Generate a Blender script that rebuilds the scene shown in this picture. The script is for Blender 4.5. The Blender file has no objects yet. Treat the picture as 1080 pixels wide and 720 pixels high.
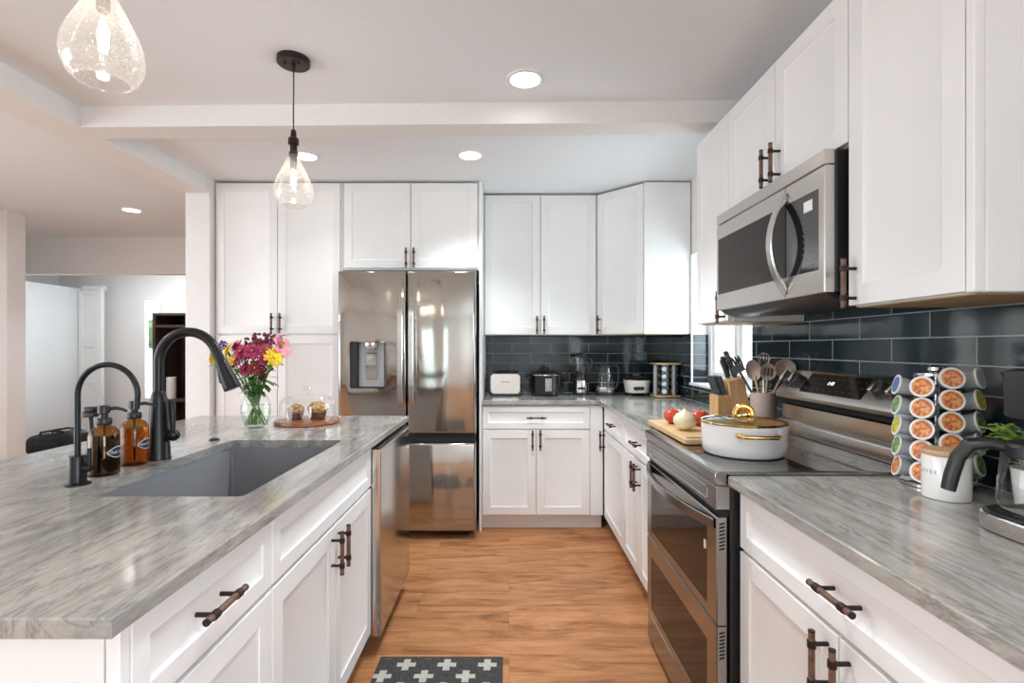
import bpy, bmesh, math, random
from mathutils import Matrix, Vector, Euler
random.seed(7)
S = bpy.context.scene
COL = S.collection
PI = math.pi

# ------------------------------------------------------------------ camera
cam_d = bpy.data.cameras.new('camera')
cam = bpy.data.objects.new('camera', cam_d)
COL.objects.link(cam)
cam.location = (0, 0, 1.285)
cam.rotation_euler = (PI / 2, 0, 0)
cam_d.sensor_width = 36
cam_d.lens = 545 / 1080 * 36
cam_d.shift_x = 3 / 1080
cam_d.shift_y = 6 / 1080
cam_d.clip_start = 0.05
S.camera = cam

# ------------------------------------------------------------------ world, daylight, exposure
S.view_settings.view_transform = 'Standard'
S.view_settings.look = 'None'
S.view_settings.gamma = 1
S.view_settings.use_curve_mapping = False
S.view_settings.exposure = 0.34
cy = S.cycles
cy.use_denoising = True
cy.max_bounces = 12
cy.diffuse_bounces = 8
cy.glossy_bounces = 5
cy.transmission_bounces = 6
cy.transparent_max_bounces = 24
cy.caustics_reflective = False
cy.caustics_refractive = False
cy.sample_clamp_indirect = 6

W = bpy.data.worlds.new('world')
S.world = W
W.use_nodes = True
wn = W.node_tree.nodes
wn['Background'].inputs[0].default_value = (0.80, 0.90, 1.0, 1)
wn['Background'].inputs[1].default_value = 1.6


def area(name, loc, rot, sx, sy, power, color):
    d = bpy.data.lights.new(name, 'AREA')
    d.shape = 'RECTANGLE'
    d.size, d.size_y = sx, sy
    d.energy = power
    d.color = color
    o = bpy.data.objects.new(name, d)
    o.location = loc
    o.rotation_euler = rot
    COL.objects.link(o)
    return o


# daylight at the windows; the dining and side sources are added fill
area('daylight_rear', (-1.05, -2.76, 1.10), (PI / 2, 0, 0), 0.86, 1.96, 13, (0.80, 0.96, 0.98))
area('fill_dining', (-4.49, 0.35, 1.33), (0, -PI / 2, 0), 1.85, 3.9, 70, (0.89, 0.95, 1.0))  # added fill for the right cabinets, from an unseen window
area('fill_side', (1.46, -1.5, 1.4), (0, PI / 2, 0), 1.3, 1.5, 80, (0.80, 0.91, 1.0))  # added fill for the island fronts, from an unseen window
area('daylight_kitchen', (1.50, 3.15, 1.5), (0, PI / 2, 0), 0.86, 0.84, 20, (0.82, 0.92, 1.0))
area('daylight_hall', (-4.85, 7.14, 1.25), (-PI / 2, 0, 0), 0.26, 1.4, 22, (0.9, 0.97, 1.0))

# ------------------------------------------------------------------ materials
MATS = {}


class N:
    """small node helper"""
    def __init__(s, name):
        s.m = bpy.data.materials.new(name)
        s.m.use_nodes = True
        s.t = s.m.node_tree
        s.n = s.t.nodes
        s.b = s.n['Principled BSDF']
        MATS[name] = s.m

    def new(s, typ, **kw):
        n = s.n.new(typ)
        for k, v in kw.items():
            setattr(n, k, v)
        return n

    def link(s, a, b):
        s.t.links.new(a, b)

    def coords(s, scale=(1, 1, 1), rot=(0, 0, 0), loc=(0, 0, 0), kind='Object'):
        tc = s.new('ShaderNodeTexCoord')
        mp = s.new('ShaderNodeMapping')
        mp.inputs['Location'].default_value = loc
        mp.inputs['Rotation'].default_value = rot
        mp.inputs['Scale'].default_value = scale
        s.link(tc.outputs[kind], mp.inputs[0])
        return mp.outputs[0]

    def noise(s, vec, scale, detail=4, rough=0.5, dist=0.0):
        n = s.new('ShaderNodeTexNoise')
        n.inputs['Scale'].default_value = scale
        n.inputs['Detail'].default_value = detail
        n.inputs['Roughness'].default_value = rough
        n.inputs['Distortion'].default_value = dist
        s.link(vec, n.inputs['Vector'])
        return n.outputs[0]

    def ramp(s, fac, stops, interp='LINEAR'):
        r = s.new('ShaderNodeValToRGB')
        r.color_ramp.interpolation = interp
        e = r.color_ramp.elements
        e[0].position, e[0].color = stops[0][0], (*stops[0][1], 1)
        e[1].position, e[1].color = stops[1][0], (*stops[1][1], 1)
        for p, c in stops[2:]:
            x = e.new(p)
            x.color = (*c, 1)
        s.link(fac, r.inputs[0])
        return r.outputs[0]

    def mix(s, fac, a, b, blend='MIX'):
        m = s.new('ShaderNodeMix', data_type='RGBA', blend_type=blend)
        for i, v in ((0, fac), (6, a), (7, b)):
            if isinstance(v, (int, float)):
                m.inputs[i].default_value = v
            elif isinstance(v, tuple):
                m.inputs[i].default_value = (*v, 1)
            else:
                s.link(v, m.inputs[i])
        return m.outputs[2]

    def math(s, op, a, b=None):
        m = s.new('ShaderNodeMath', operation=op)
        for i, v in ((0, a), (1, b)):
            if v is None:
                continue
            if isinstance(v, (int, float)):
                m.inputs[i].default_value = v
            else:
                s.link(v, m.inputs[i])
        return m.outputs[0]

    def bump(s, h, strength=0.2, dist=0.01):
        b = s.new('ShaderNodeBump')
        b.inputs['Strength'].default_value = strength
        b.inputs['Distance'].default_value = dist
        s.link(h, b.inputs['Height'])
        s.link(b.outputs[0], s.b.inputs['Normal'])

    def set(s, color=None, rough=None, metal=None, coat=None, spec=None):
        if color is not None:
            if isinstance(color, tuple):
                s.b.inputs['Base Color'].default_value = (*color, 1)
            else:
                s.link(color, s.b.inputs['Base Color'])
        for k, v in (('Roughness', rough), ('Metallic', metal), ('Coat Weight', coat), ('Specular IOR Level', spec)):
            if v is None:
                continue
            if isinstance(v, (int, float)):
                s.b.inputs[k].default_value = v
            else:
                s.link(v, s.b.inputs[k])
        return s


def plain(name, color, rough=0.5, metal=0.0, var=0.06, scale=30, coat=None, bump=0.0):
    """solid finish with faint procedural variation"""
    n = N(name)
    v = n.noise(n.coords(), scale, 3)
    lo = tuple(max(0, c * (1 - var)) for c in color)
    hi = tuple(min(1, c * (1 + var)) for c in color)
    n.set(n.ramp(v, [(0.3, lo), (0.7, hi)]), rough, metal, coat)
    if bump:
        n.bump(v, bump, 0.002)
    return n.m


plain('cabinet_white', (0.815, 0.812, 0.805), 0.32, var=0.015, scale=6)
plain('wall_paint', (0.77, 0.757, 0.745), 0.7, var=0.02, scale=60, bump=0.05)
plain('ceiling_paint', (0.79, 0.82, 0.85), 0.8, var=0.015, scale=90, bump=0.06)
plain('trim_white', (0.78, 0.78, 0.77), 0.4, var=0.01)
plain('daylit_wall', (0.74, 0.77, 0.79), 0.6, var=0.02)  # bluish cast of daylight put into the wall colour
plain('raw_wood_panel', (0.42, 0.29, 0.16), 0.6, var=0.15, scale=12)
plain('black_metal', (0.012, 0.012, 0.014), 0.33, 0.4, var=0.1)
plain('black_plastic', (0.014, 0.014, 0.015), 0.4, var=0.1)
plain('dark_gap', (0.01, 0.01, 0.01), 0.8)
plain('black_glass', (0.012, 0.012, 0.013), 0.06, var=0.05, coat=0.5)
plain('bronze_metal', (0.030, 0.022, 0.018), 0.4, 0.6, var=0.15)
plain('chrome', (0.75, 0.75, 0.76), 0.12, 1.0, var=0.02)
plain('gold', (0.80, 0.52, 0.17), 0.14, 1.0, var=0.04)
plain('white_enamel', (0.80, 0.78, 0.75), 0.18, var=0.01, coat=0.3)
plain('cream_plastic', (0.72, 0.68, 0.60), 0.3, var=0.02)
plain('sink_composite', (0.21, 0.21, 0.222), 0.45, var=0.08, scale=200)
plain('grey_plastic', (0.16, 0.16, 0.17), 0.4, var=0.05)
plain('silver_plastic', (0.34, 0.35, 0.37), 0.35, 0.3, var=0.04)
plain('taupe_ceramic', (0.40, 0.31, 0.27), 0.55, var=0.05)
plain('taupe_silicone', (0.34, 0.26, 0.21), 0.6, var=0.06)
plain('slate_silicone', (0.055, 0.06, 0.065), 0.5, var=0.1)
plain('onion_skin', (0.75, 0.66, 0.45), 0.35, var=0.12, scale=12)
plain('tomato_red', (0.55, 0.06, 0.03), 0.22, var=0.2, scale=14)
plain('stem_green', (0.10, 0.22, 0.03), 0.5, var=0.3, scale=25)
plain('leaf_green', (0.05, 0.15, 0.02), 0.45, var=0.35, scale=25)
plain('plant_green', (0.30, 0.47, 0.08), 0.45, var=0.35, scale=25)
plain('petal_yellow', (0.85, 0.58, 0.02), 0.5, var=0.15, scale=60)
plain('petal_magenta', (0.45, 0.03, 0.12), 0.5, var=0.4, scale=80)
plain('petal_burgundy', (0.16, 0.02, 0.035), 0.6, var=0.4, scale=80)
plain('petal_rose', (0.55, 0.11, 0.18), 0.5, var=0.45, scale=80)
plain('petal_wine', (0.26, 0.025, 0.05), 0.5, var=0.45, scale=80)
plain('petal_pink', (0.80, 0.24, 0.28), 0.5, var=0.2, scale=60)
plain('petal_purple', (0.14, 0.03, 0.22), 0.5, var=0.3, scale=60)
plain('flower_eye', (0.50, 0.25, 0.03), 0.7, var=0.3, scale=120)
plain('muffin_crumb', (0.42, 0.24, 0.10), 0.8, var=0.65, scale=60, bump=0.8)
plain('muffin_paper', (0.13, 0.055, 0.025), 0.7, var=0.2)
plain('white_paper', (0.80, 0.79, 0.76), 0.8, var=0.03)
plain('label_black', (0.012, 0.013, 0.016), 0.5)
plain('label_white', (0.75, 0.75, 0.75), 0.5)
plain('label_grey', (0.16, 0.15, 0.15), 0.5)
plain('green_soap', (0.002, 0.006, 0.005), 0.06, coat=0.6)
plain('bag_black', (0.010, 0.010, 0.011), 0.6, var=0.3, scale=20, bump=0.4)
plain('knife_black', (0.05, 0.05, 0.052), 0.35, var=0.1)
plain('pod_white', (0.47, 0.50, 0.52), 0.35, var=0.04)
plain('pod_blue', (0.05, 0.13, 0.32), 0.35, var=0.3, scale=90)
plain('pod_green', (0.16, 0.30, 0.10), 0.35, var=0.9, scale=90)
plain('pod_yellow', (0.55, 0.50, 0.05), 0.35, var=0.5, scale=90)
plain('jar_blue', (0.12, 0.25, 0.38), 0.15, 0.8, var=0.2)
plain('spice_brown', (0.20, 0.11, 0.05), 0.7, var=0.7, scale=25)
plain('hedge_green', (0.20, 0.32, 0.12), 0.8, var=0.6, scale=9)
plain('lawn_green', (0.20, 0.28, 0.12), 0.9, var=0.4, scale=5)
plain('cooktop_ring', (0.10, 0.10, 0.10), 0.3)

# printed coffee pod lid
n = N('pod_orange')
c = n.coords()
n.set(n.ramp(n.noise(c, 110, 3), [(0.36, (0.30, 0.08, 0.03)), (0.47, (0.62, 0.17, 0.04)), (0.60, (0.75, 0.36, 0.12))]), 0.35)

# brushed stainless
def stainless(name, color, rough, stretch, wav=0.0, ws=2.2):
    n = N(name)
    st = n.noise(n.coords(stretch), 160, 2)
    n.set(n.ramp(st, [(0.25, tuple(c * 0.98 for c in color)), (0.75, color)]), None, 1.0)
    rr = n.ramp(st, [(0.2, (rough * 0.93,) * 3), (0.8, (rough * 1.07,) * 3)])
    n.link(rr, n.b.inputs['Roughness'])
    if wav:
        n.bump(n.noise(n.coords((3.2, 3.2, 0.38)), ws, 0), wav, 0.02)
    return n.m

stainless('stainless', (0.60, 0.575, 0.545), 0.24, (4, 4, 0.15))
stainless('stainless_fridge', (0.43, 0.41, 0.375), 0.10, (6, 6, 0.12), 0.85, 2.2)
stainless('stainless_range', (0.345, 0.335, 0.325), 0.22, (4, 0.12, 4))
stainless('stainless_side', (0.60, 0.57, 0.54), 0.26, (4, 0.12, 4))
stainless('stainless_dishwasher', (0.60, 0.585, 0.57), 0.15, (4, 0.12, 4), 0.12, 1.2)

# oven glass
MATS['oven_glass'] = plain('oven_glass', (0.016, 0.011, 0.009), 0.06, var=0.1)
MATS['oven_glass'].node_tree.nodes['Principled BSDF'].inputs['Specular IOR Level'].default_value = 0.22

# wood of the pulls: brown rod
n = N('pull_wood')
v = n.noise(n.coords((1, 1, 1)), 60, 3)
n.set(n.ramp(v, [(0.3, (0.085, 0.040, 0.026)), (0.7, (0.20, 0.098, 0.060))]), 0.45)

def wood(name, lo, hi, scale, stretch, rough=0.5):
    n = N(name)
    v = n.noise(n.coords(stretch), scale, 5, 0.6, 0.6)
    n.set(n.ramp(v, [(0.3, lo), (0.7, hi)]), rough)
    return n.m

wood('bamboo', (0.52, 0.33, 0.15), (0.68, 0.46, 0.23), 10, (6, 0.8, 6))
wood('block_wood', (0.44, 0.25, 0.11), (0.62, 0.38, 0.18), 9, (6, 6, 0.7))
wood('lid_wood', (0.46, 0.28, 0.14), (0.60, 0.39, 0.21), 9, (0.8, 6, 6))
wood('acacia', (0.16, 0.045, 0.018), (0.34, 0.115, 0.045), 9, (0.7, 6, 6), 0.3)
wood('dark_walnut', (0.030, 0.018, 0.013), (0.075, 0.046, 0.034), 8, (6, 6, 0.6))

# glazed subway tile on a wall: u along the wall, v up
def tile(name, axis, u0, row0=0.9165, pitch=0.0795, width=0.3125):
    n = N(name)
    tc = n.new('ShaderNodeTexCoord')
    sp = n.new('ShaderNodeSeparateXYZ')
    n.link(tc.outputs['Object'], sp.inputs[0])
    u = n.math('ADD', sp.outputs[axis], -u0 + 20 * width)
    v = n.math('ADD', sp.outputs[2], -row0 + 20 * pitch)
    cb = n.new('ShaderNodeCombineXYZ')
    n.link(u, cb.inputs[0]); n.link(v, cb.inputs[1])
    br = n.new('ShaderNodeTexBrick')
    n.link(cb.outputs[0], br.inputs['Vector'])
    br.offset = 0.5
    br.inputs['Scale'].default_value = 1
    br.inputs['Brick Width'].default_value = width
    br.inputs['Row Height'].default_value = pitch
    br.inputs['Mortar Size'].default_value = 0.0019
    br.inputs['Mortar Smooth'].default_value = 0.1
    br.inputs['Bias'].default_value = 0
    br.inputs['Color1'].default_value = (0.012, 0.019, 0.024, 1)
    br.inputs['Color2'].default_value = (0.025, 0.043, 0.054, 1)
    br.inputs['Mortar'].default_value = (0.40, 0.40, 0.39, 1)
    cl = n.noise(n.coords(), 9, 3)
    col = n.mix(0.35, br.outputs['Color'], n.ramp(cl, [(0.3, (0.5, 0.5, 0.5)), (0.7, (1.3, 1.35, 1.4))]), 'MULTIPLY')
    n.set(col)
    n.link(n.ramp(br.outputs['Fac'], [(0.0, (0.07, 0.07, 0.07)), (1.0, (0.7, 0.7, 0.7))]), n.b.inputs['Roughness'])
    h = n.math('ADD', n.math('MULTIPLY', br.outputs['Fac'], -1.0), n.math('MULTIPLY', n.noise(n.coords(), 14, 1), 0.35))
    n.bump(h, 0.5, 0.002)
    return n.m

tile('tile_back', 0, 0.1795)
tile('tile_right', 1, 1.8725)

# wood-look plank floor, boards run along x
n = N('floor_planks')
c = n.coords((1, 1, 1))
br = n.new('ShaderNodeTexBrick')
n.link(c, br.inputs['Vector'])
br.offset = 0.37
br.inputs['Scale'].default_value = 1
br.inputs['Brick Width'].default_value = 1.22
br.inputs['Row Height'].default_value = 0.18
br.inputs['Mortar Size'].default_value = 0.0009
br.inputs['Bias'].default_value = 0
br.inputs['Color1'].default_value = (0.0, 0.0, 0.0, 1)
br.inputs['Color2'].default_value = (1.0, 1.0, 1.0, 1)
br.inputs['Mortar'].default_value = (0.5, 0.5, 0.5, 1)
# each board shifts the grain
off = n.new('ShaderNodeVectorMath', operation='MULTIPLY_ADD')
n.link(br.outputs['Color'], off.inputs[0])
off.inputs[1].default_value = (3.0, 0.6, 0)
n.link(n.coords((1.3, 6.2, 1)), off.inputs[2])
g1 = n.noise(off.outputs[0], 2.0, 6, 0.62, 0.9)
off2 = n.new('ShaderNodeVectorMath', operation='MULTIPLY_ADD')
n.link(br.outputs['Color'], off2.inputs[0])
off2.inputs[1].default_value = (5.0, 2.0, 0)
n.link(n.coords((1.6, 60, 1)), off2.inputs[2])
g2 = n.noise(off2.outputs[0], 2.0, 4, 0.6, 0.2)
base = n.ramp(g1, [(0.30, (0.20, 0.078, 0.030)), (0.42, (0.36, 0.150, 0.058)), (0.55, (0.47, 0.212, 0.088)), (0.72, (0.55, 0.262, 0.115))])
base = n.mix(0.6, base, n.ramp(g2, [(0.30, (0.55, 0.50, 0.46)), (0.5, (1.0, 1.0, 1.0)), (0.7, (1.12, 1.12, 1.12))]), 'MULTIPLY')
base = n.mix(0.16, base, n.ramp(br.outputs['Color'], [(0.0, (0.70, 0.68, 0.66)), (1.0, (1.25, 1.25, 1.25))]), 'MULTIPLY')
base = n.mix(n.math('MULTIPLY', br.outputs['Fac'], 0.6), base, (0.16, 0.06, 0.025))
n.set(base, 0.40, spec=0.35)
n.bump(g2, 0.06, 0.002)

# grey veined quartzite, veins run along y
n = N('quartzite')
w = n.coords((2.8, 0.8, 2.8), rot=(0, 0, 0.06))
a = n.noise(w, 1.6, 7, 0.6, 1.0)
f = n.noise(n.coords((12, 1.9, 12), rot=(0, 0, 0.05)), 2.4, 9, 0.70, 1.0)
g = n.noise(n.coords((50, 9, 50), rot=(0, 0, 0.10)), 2.4, 5, 0.65, 0.6)
col = n.ramp(a, [(0.30, (0.225, 0.226, 0.218)), (0.46, (0.305, 0.296, 0.277)), (0.58, (0.365, 0.338, 0.303)), (0.72, (0.41, 0.403, 0.39))])
col = n.mix(0.8, col, n.ramp(f, [(0.32, (0.56, 0.58, 0.57)), (0.45, (0.93, 0.93, 0.92)), (0.66, (1.25, 1.23, 1.21))]), 'MULTIPLY')
col = n.mix(0.5, col, n.ramp(g, [(0.3, (0.70, 0.70, 0.70)), (0.6, (1.15, 1.15, 1.15))]), 'MULTIPLY')
vein = n.ramp(n.noise(n.coords((4.0, 0.7, 4.0), rot=(0, 0, 0.16)), 2.0, 9, 0.7, 1.2),
              [(0.47, (0, 0, 0)), (0.495, (1, 1, 1)), (0.52, (0, 0, 0))])
col = n.mix(n.math('MULTIPLY', vein, 0.55), col, (0.10, 0.104, 0.10))
n.set(col, 0.11)

# rug: dark woven ground with pale plus signs
n = N('rug_weave')
tc = n.new('ShaderNodeTexCoord')
sp = n.new('ShaderNodeSeparateXYZ')
n.link(tc.outputs['Object'], sp.inputs[0])
PX, PY = 0.163, 0.146

def plus(cx, cyy):
    fx = n.math('SUBTRACT', n.math('MULTIPLY', n.math('FRACT', n.math('DIVIDE', n.math('ADD', sp.outputs[0], 50 * PX - cx + PX / 2), PX)), PX), PX / 2)
    fy = n.math('SUBTRACT', n.math('MULTIPLY', n.math('FRACT', n.math('DIVIDE', n.math('ADD', sp.outputs[1], 50 * PY - cyy + PY / 2), PY)), PY), PY / 2)
    ax, ay = n.math('ABSOLUTE', fx), n.math('ABSOLUTE', fy)
    h = n.math('MULTIPLY', n.math('LESS_THAN', ax, 0.0375), n.math('LESS_THAN', ay, 0.0125))
    v = n.math('MULTIPLY', n.math('LESS_THAN', ax, 0.0135), n.math('LESS_THAN', ay, 0.0365))
    return n.math('MAXIMUM', h, v)

mask = n.math('MAXIMUM', plus(-0.063, -0.055), plus(-0.063 - PX / 2, -0.055 - PY / 2))
thr = n.noise(n.coords((260, 25, 1)), 1.5, 2)
dark = n.ramp(thr, [(0.3, (0.012, 0.012, 0.012)), (0.7, (0.075, 0.072, 0.066))])
pale = n.ramp(thr, [(0.3, (0.34, 0.32, 0.28)), (0.7, (0.55, 0.52, 0.47))])
mask = n.math('MULTIPLY', mask, n.math('MULTIPLY', n.math('LESS_THAN', sp.outputs[0], -0.0235), n.math('LESS_THAN', sp.outputs[1], -0.0175)))
n.set(n.mix(mask, dark, pale), 0.9)
n.bump(thr, 0.5, 0.003)


# thin clear glass: mostly transparent, reflective at grazing angles
def clear_glass(name, tint=(0.97, 0.985, 0.98), refl=1.0, seed=False):
    m = bpy.data.materials.new(name)
    MATS[name] = m
    m.use_nodes = True
    t = m.node_tree
    t.nodes.clear()
    out = t.nodes.new('ShaderNodeOutputMaterial')
    mx = t.nodes.new('ShaderNodeMixShader')
    tr = t.nodes.new('ShaderNodeBsdfTransparent')
    gl = t.nodes.new('ShaderNodeBsdfGlossy')
    gl.inputs['Roughness'].default_value = 0.03
    gl.inputs['Color'].default_value = (refl, refl, refl, 1)
    lw = t.nodes.new('ShaderNodeLayerWeight')
    lw.inputs['Blend'].default_value = 0.30
    mr = t.nodes.new('ShaderNodeMapRange')
    mr.inputs['To Min'].default_value = 0.045
    mr.inputs['To Max'].default_value = 0.75
    t.links.new(lw.outputs['Facing'], mr.inputs['Value'])
    pw = t.nodes.new('ShaderNodeMath'); pw.operation = 'POWER'
    pw.inputs[1].default_value = 1.9
    t.links.new(lw.outputs['Facing'], pw.inputs[0])
    t.links.new(pw.outputs[0], mr.inputs['Value'])
    tr.inputs[0].default_value = (*tint, 1)
    t.links.new(mr.outputs[0], mx.inputs[0])
    t.links.new(tr.outputs[0], mx.inputs[1])
    t.links.new(gl.outputs[0], mx.inputs[2])
    last = mx
    if seed:  # seeded glass: tiny bubbles scatter light
        tc = t.nodes.new('ShaderNodeTexCoord')
        vo = t.nodes.new('ShaderNodeTexVoronoi')
        vo.inputs['Scale'].default_value = 230
        t.links.new(tc.outputs['Object'], vo.inputs['Vector'])
        lt = t.nodes.new('ShaderNodeMath'); lt.operation = 'LESS_THAN'
        lt.inputs[1].default_value = 0.22
        t.links.new(vo.outputs['Distance'], lt.inputs[0])
        ml = t.nodes.new('ShaderNodeMath'); ml.operation = 'MULTIPLY_ADD'
        ml.inputs[1].default_value = 0.22
        ml.inputs[2].default_value = 0.07
        t.links.new(lt.outputs[0], ml.inputs[0])
        df = t.nodes.new('ShaderNodeBsdfTranslucent')
        df.inputs[0].default_value = (0.95, 0.92, 0.9, 1)
        m2 = t.nodes.new('ShaderNodeMixShader')
        t.links.new(ml.outputs[0], m2.inputs[0])
        t.links.new(mx.outputs[0], m2.inputs[1])
        t.links.new(df.outputs[0], m2.inputs[2])
        last = m2
    t.links.new(last.outputs[0], out.inputs[0])
    return m


clear_glass('clear_glass')
clear_glass('window_glass', (0.97, 0.99, 0.99))
clear_glass('seeded_glass', (0.97, 0.96, 0.95), 1.0, True)
clear_glass('amber_glass', (0.76, 0.50, 0.20), 0.5)
clear_glass('amber_soap', (0.76, 0.52, 0.26), 0.3)
clear_glass('lid_glass', (0.58, 0.45, 0.28), 1.0)
clear_glass('water', (0.93, 0.98, 0.92), 0.6)


def glow(name, color, strength):
    n = N(name)
    n.set((0.8, 0.8, 0.8), 0.5)
    n.b.inputs['Emission Color'].default_value = (*color, 1)
    n.b.inputs['Emission Strength'].default_value = strength
    return n.m


glow('lamp_lens', (1.0, 0.95, 0.88), 12)
glow('bulb_filament', (1.0, 0.86, 0.66), 30)
glow('screen_digits', (0.55, 0.75, 1.0), 2.0)
glow('screen_pale', (0.75, 0.78, 0.75), 0.02)


# ------------------------------------------------------------------ mesh helpers
class MB:
    def __init__(s, M=None):
        s.bm = bmesh.new()
        s.mi = 0
        s.M = M or Matrix()

    def mat(s, i):
        s.mi = i
        return s

    def v(s, p):
        return s.bm.verts.new(s.M @ Vector(p))

    def face(s, vs):
        try:
            f = s.bm.faces.new(vs)
            f.material_index = s.mi
            return f
        except ValueError:
            return None

    def loft(s, loops, cap0=True, cap1=True, closed=True):
        rows = [[s.v(p) for p in L] for L in loops]
        nn = len(rows[0])
        for a, b in zip(rows, rows[1:]):
            for i in range(nn if closed else nn - 1):
                j = (i + 1) % nn
                s.face([a[i], a[j], b[j], b[i]])
        if cap0:
            s.face(rows[0][::-1])
        if cap1:
            s.face(rows[-1])
        return s

    def box(s, x0, x1, y0, y1, z0, z1, bev=0.0):
        b = min(bev, abs(x1 - x0) / 2.01, abs(y1 - y0) / 2.01, abs(z1 - z0) / 2.01)
        x0, x1 = min(x0, x1), max(x0, x1)
        y0, y1 = min(y0, y1), max(y0, y1)
        z0, z1 = min(z0, z1), max(z0, z1)

        def rect(i, z):
            return [(x0 + i, y0 + i, z), (x1 - i, y0 + i, z), (x1 - i, y1 - i, z), (x0 + i, y1 - i, z)]

        if b <= 0:
            return s.loft([rect(0, z0), rect(0, z1)])

        def oct_(i, z):
            k = b if i == 0 else b * 0.6
            c = [(x0 + i, y0 + i), (x1 - i, y0 + i), (x1 - i, y1 - i), (x0 + i, y1 - i)]
            return [(c[0][0], c[0][1] + k, z), (c[0][0] + k, c[0][1], z), (c[1][0] - k, c[1][1], z), (c[1][0], c[1][1] + k, z),
                    (c[2][0], c[2][1] - k, z), (c[2][0] - k, c[2][1], z), (c[3][0] + k, c[3][1], z), (c[3][0], c[3][1] - k, z)]
        return s.loft([oct_(b, z0), oct_(0, z0 + b), oct_(0, z1 - b), oct_(b, z1)])

    def rbox(s, x0, x1, y0, y1, z0, z1, r, bev=0.003, n=5):
        """box with rounded vertical corners"""
        def L(i, z):
            return [(x, y, z) for x, y in rrect((x0 + x1) / 2, (y0 + y1) / 2, x1 - x0 - 2 * i, y1 - y0 - 2 * i, max(r - i, 0.001), n)]
        return s.loft([L(bev, z0), L(0, z0 + bev), L(0, z1 - bev), L(bev * 0.4, z1 - bev * 0.3), L(bev, z1)])

    def prism(s, poly, axis, a0, a1, ch=0.0):
        """polygon in the two other axes extruded along axis"""
        def P(p, a):
            return {'x': (a, p[0], p[1]), 'y': (p[0], a, p[1]), 'z': (p[0], p[1], a)}[axis]
        if ch:
            ins = offset(poly, ch)
            return s.loft([[P(p, a0) for p in ins], [P(p, a0 + ch) for p in poly], [P(p, a1 - ch) for p in poly], [P(p, a1) for p in ins]])
        return s.loft([[P(p, a0) for p in poly], [P(p, a1) for p in poly]])

    def cyl(s, p0, p1, r0, r1=None, n=20, bev=0.0):
        r1 = r0 if r1 is None else r1
        p0, p1 = Vector(p0), Vector(p1)
        d = (p1 - p0).normalized()
        a = d.orthogonal().normalized()
        b = d.cross(a)

        def ring(c, r):
            return [c + a * math.cos(2 * PI * i / n) * r + b * math.sin(2 * PI * i / n) * r for i in range(n)]
        if bev:
            return s.loft([ring(p0, r0 - bev), ring(p0 + d * bev, r0), ring(p1 - d * bev, r1), ring(p1, r1 - bev)])
        return s.loft([ring(p0, r0), ring(p1, r1)])

    def lathe(s, prof, c=(0, 0, 0), n=32, cap0=True, cap1=True, sx=1.0, sy=1.0):
        loops = [[(c[0] + r * sx * math.cos(2 * PI * i / n), c[1] + r * sy * math.sin(2 * PI * i / n), c[2] + z) for i in range(n)]
                 for r, z in ((max(r, 1e-4), z) for r, z in prof)]
        return s.loft(loops, cap0, cap1)

    def tube(s, pts, r, n=12, caps=True, flat=1.0):
        pts = [Vector(p) for p in pts]
        rs = r if isinstance(r, (list, tuple)) else [r] * len(pts)
        loops = []
        a = None
        for i, p in enumerate(pts):
            d = (pts[min(i + 1, len(pts) - 1)] - pts[max(i - 1, 0)]).normalized()
            if a is None:
                a = d.orthogonal().normalized()
            else:
                a = (a - d * a.dot(d)).normalized()
            b = d.cross(a)
            loops.append([p + (a * math.cos(2 * PI * k / n) + b * math.sin(2 * PI * k / n) * flat) * rs[i] for k in range(n)])
        return s.loft(loops, caps, caps)

    def sphere(s, c, r, n=20, sc=(1, 1, 1), prof=None):
        m = n // 2
        loops = []
        for j in range(m + 1):
            t = -PI / 2 + PI * j / m
            rr = max(math.cos(t), 1e-4) * r
            z = math.sin(t) * r
            loops.append([(c[0] + rr * math.cos(2 * PI * i / n) * sc[0], c[1] + rr * math.sin(2 * PI * i / n) * sc[1], c[2] + z * sc[2]) for i in range(n)])
        return s.loft(loops)

    def rings(s, x0, x1, z0, z1, rr):
        """front panel facing -y built of nested rectangles: (inset, y)"""
        return s.loft([[(x0 + i, y, z0 + i), (x1 - i, y, z0 + i), (x1 - i, y, z1 - i), (x0 + i, y, z1 - i)] for i, y in rr])

    def add(s, verts, faces, fn=lambda p: p):
        vs = [s.v(fn(p)) for p in verts]
        for f in faces:
            s.face([vs[i] for i in f])
        return s

    def build(s, name, mats, parent=None, world=False, ang=32, loc=None, jitter=0):
        bm = s.bm
        bmesh.ops.recalc_face_normals(bm, faces=bm.faces)
        me = bpy.data.meshes.new(name)
        if parent is not None and world:
            bm.transform(root_matrix(parent).inverted())
        if loc is not None:
            bm.transform(Matrix.Translation(-Vector(loc)))
        bm.to_mesh(me)
        bm.free()
        for f in me.polygons:
            f.use_smooth = True
        me.set_sharp_from_angle(angle=math.radians(ang))
        for m in (mats if isinstance(mats, (list, tuple)) else [mats]):
            me.materials.append(MATS[m])
        o = bpy.data.objects.new(name, me)
        COL.objects.link(o)
        if parent is not None:
            o.parent = parent
        if loc is not None:
            o.location = loc
        return o


def offset(poly, d):
    """inset a simple polygon by d"""
    area2 = sum(a[0] * b[1] - b[0] * a[1] for a, b in zip(poly, poly[1:] + poly[:1]))
    sg = 1 if area2 > 0 else -1
    out = []
    nn = len(poly)
    for i in range(nn):
        p0, p1, p2 = Vector(poly[i - 1]), Vector(poly[i]), Vector(poly[(i + 1) % nn])
        e1, e2 = (p1 - p0).normalized(), (p2 - p1).normalized()
        n1, n2 = Vector((-e1.y, e1.x)) * sg, Vector((-e2.y, e2.x)) * sg
        k = 1 + n1.dot(n2)
        out.append(tuple(p1 + (n1 + n2) * (d / max(k, 0.2))))
    return out


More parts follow.
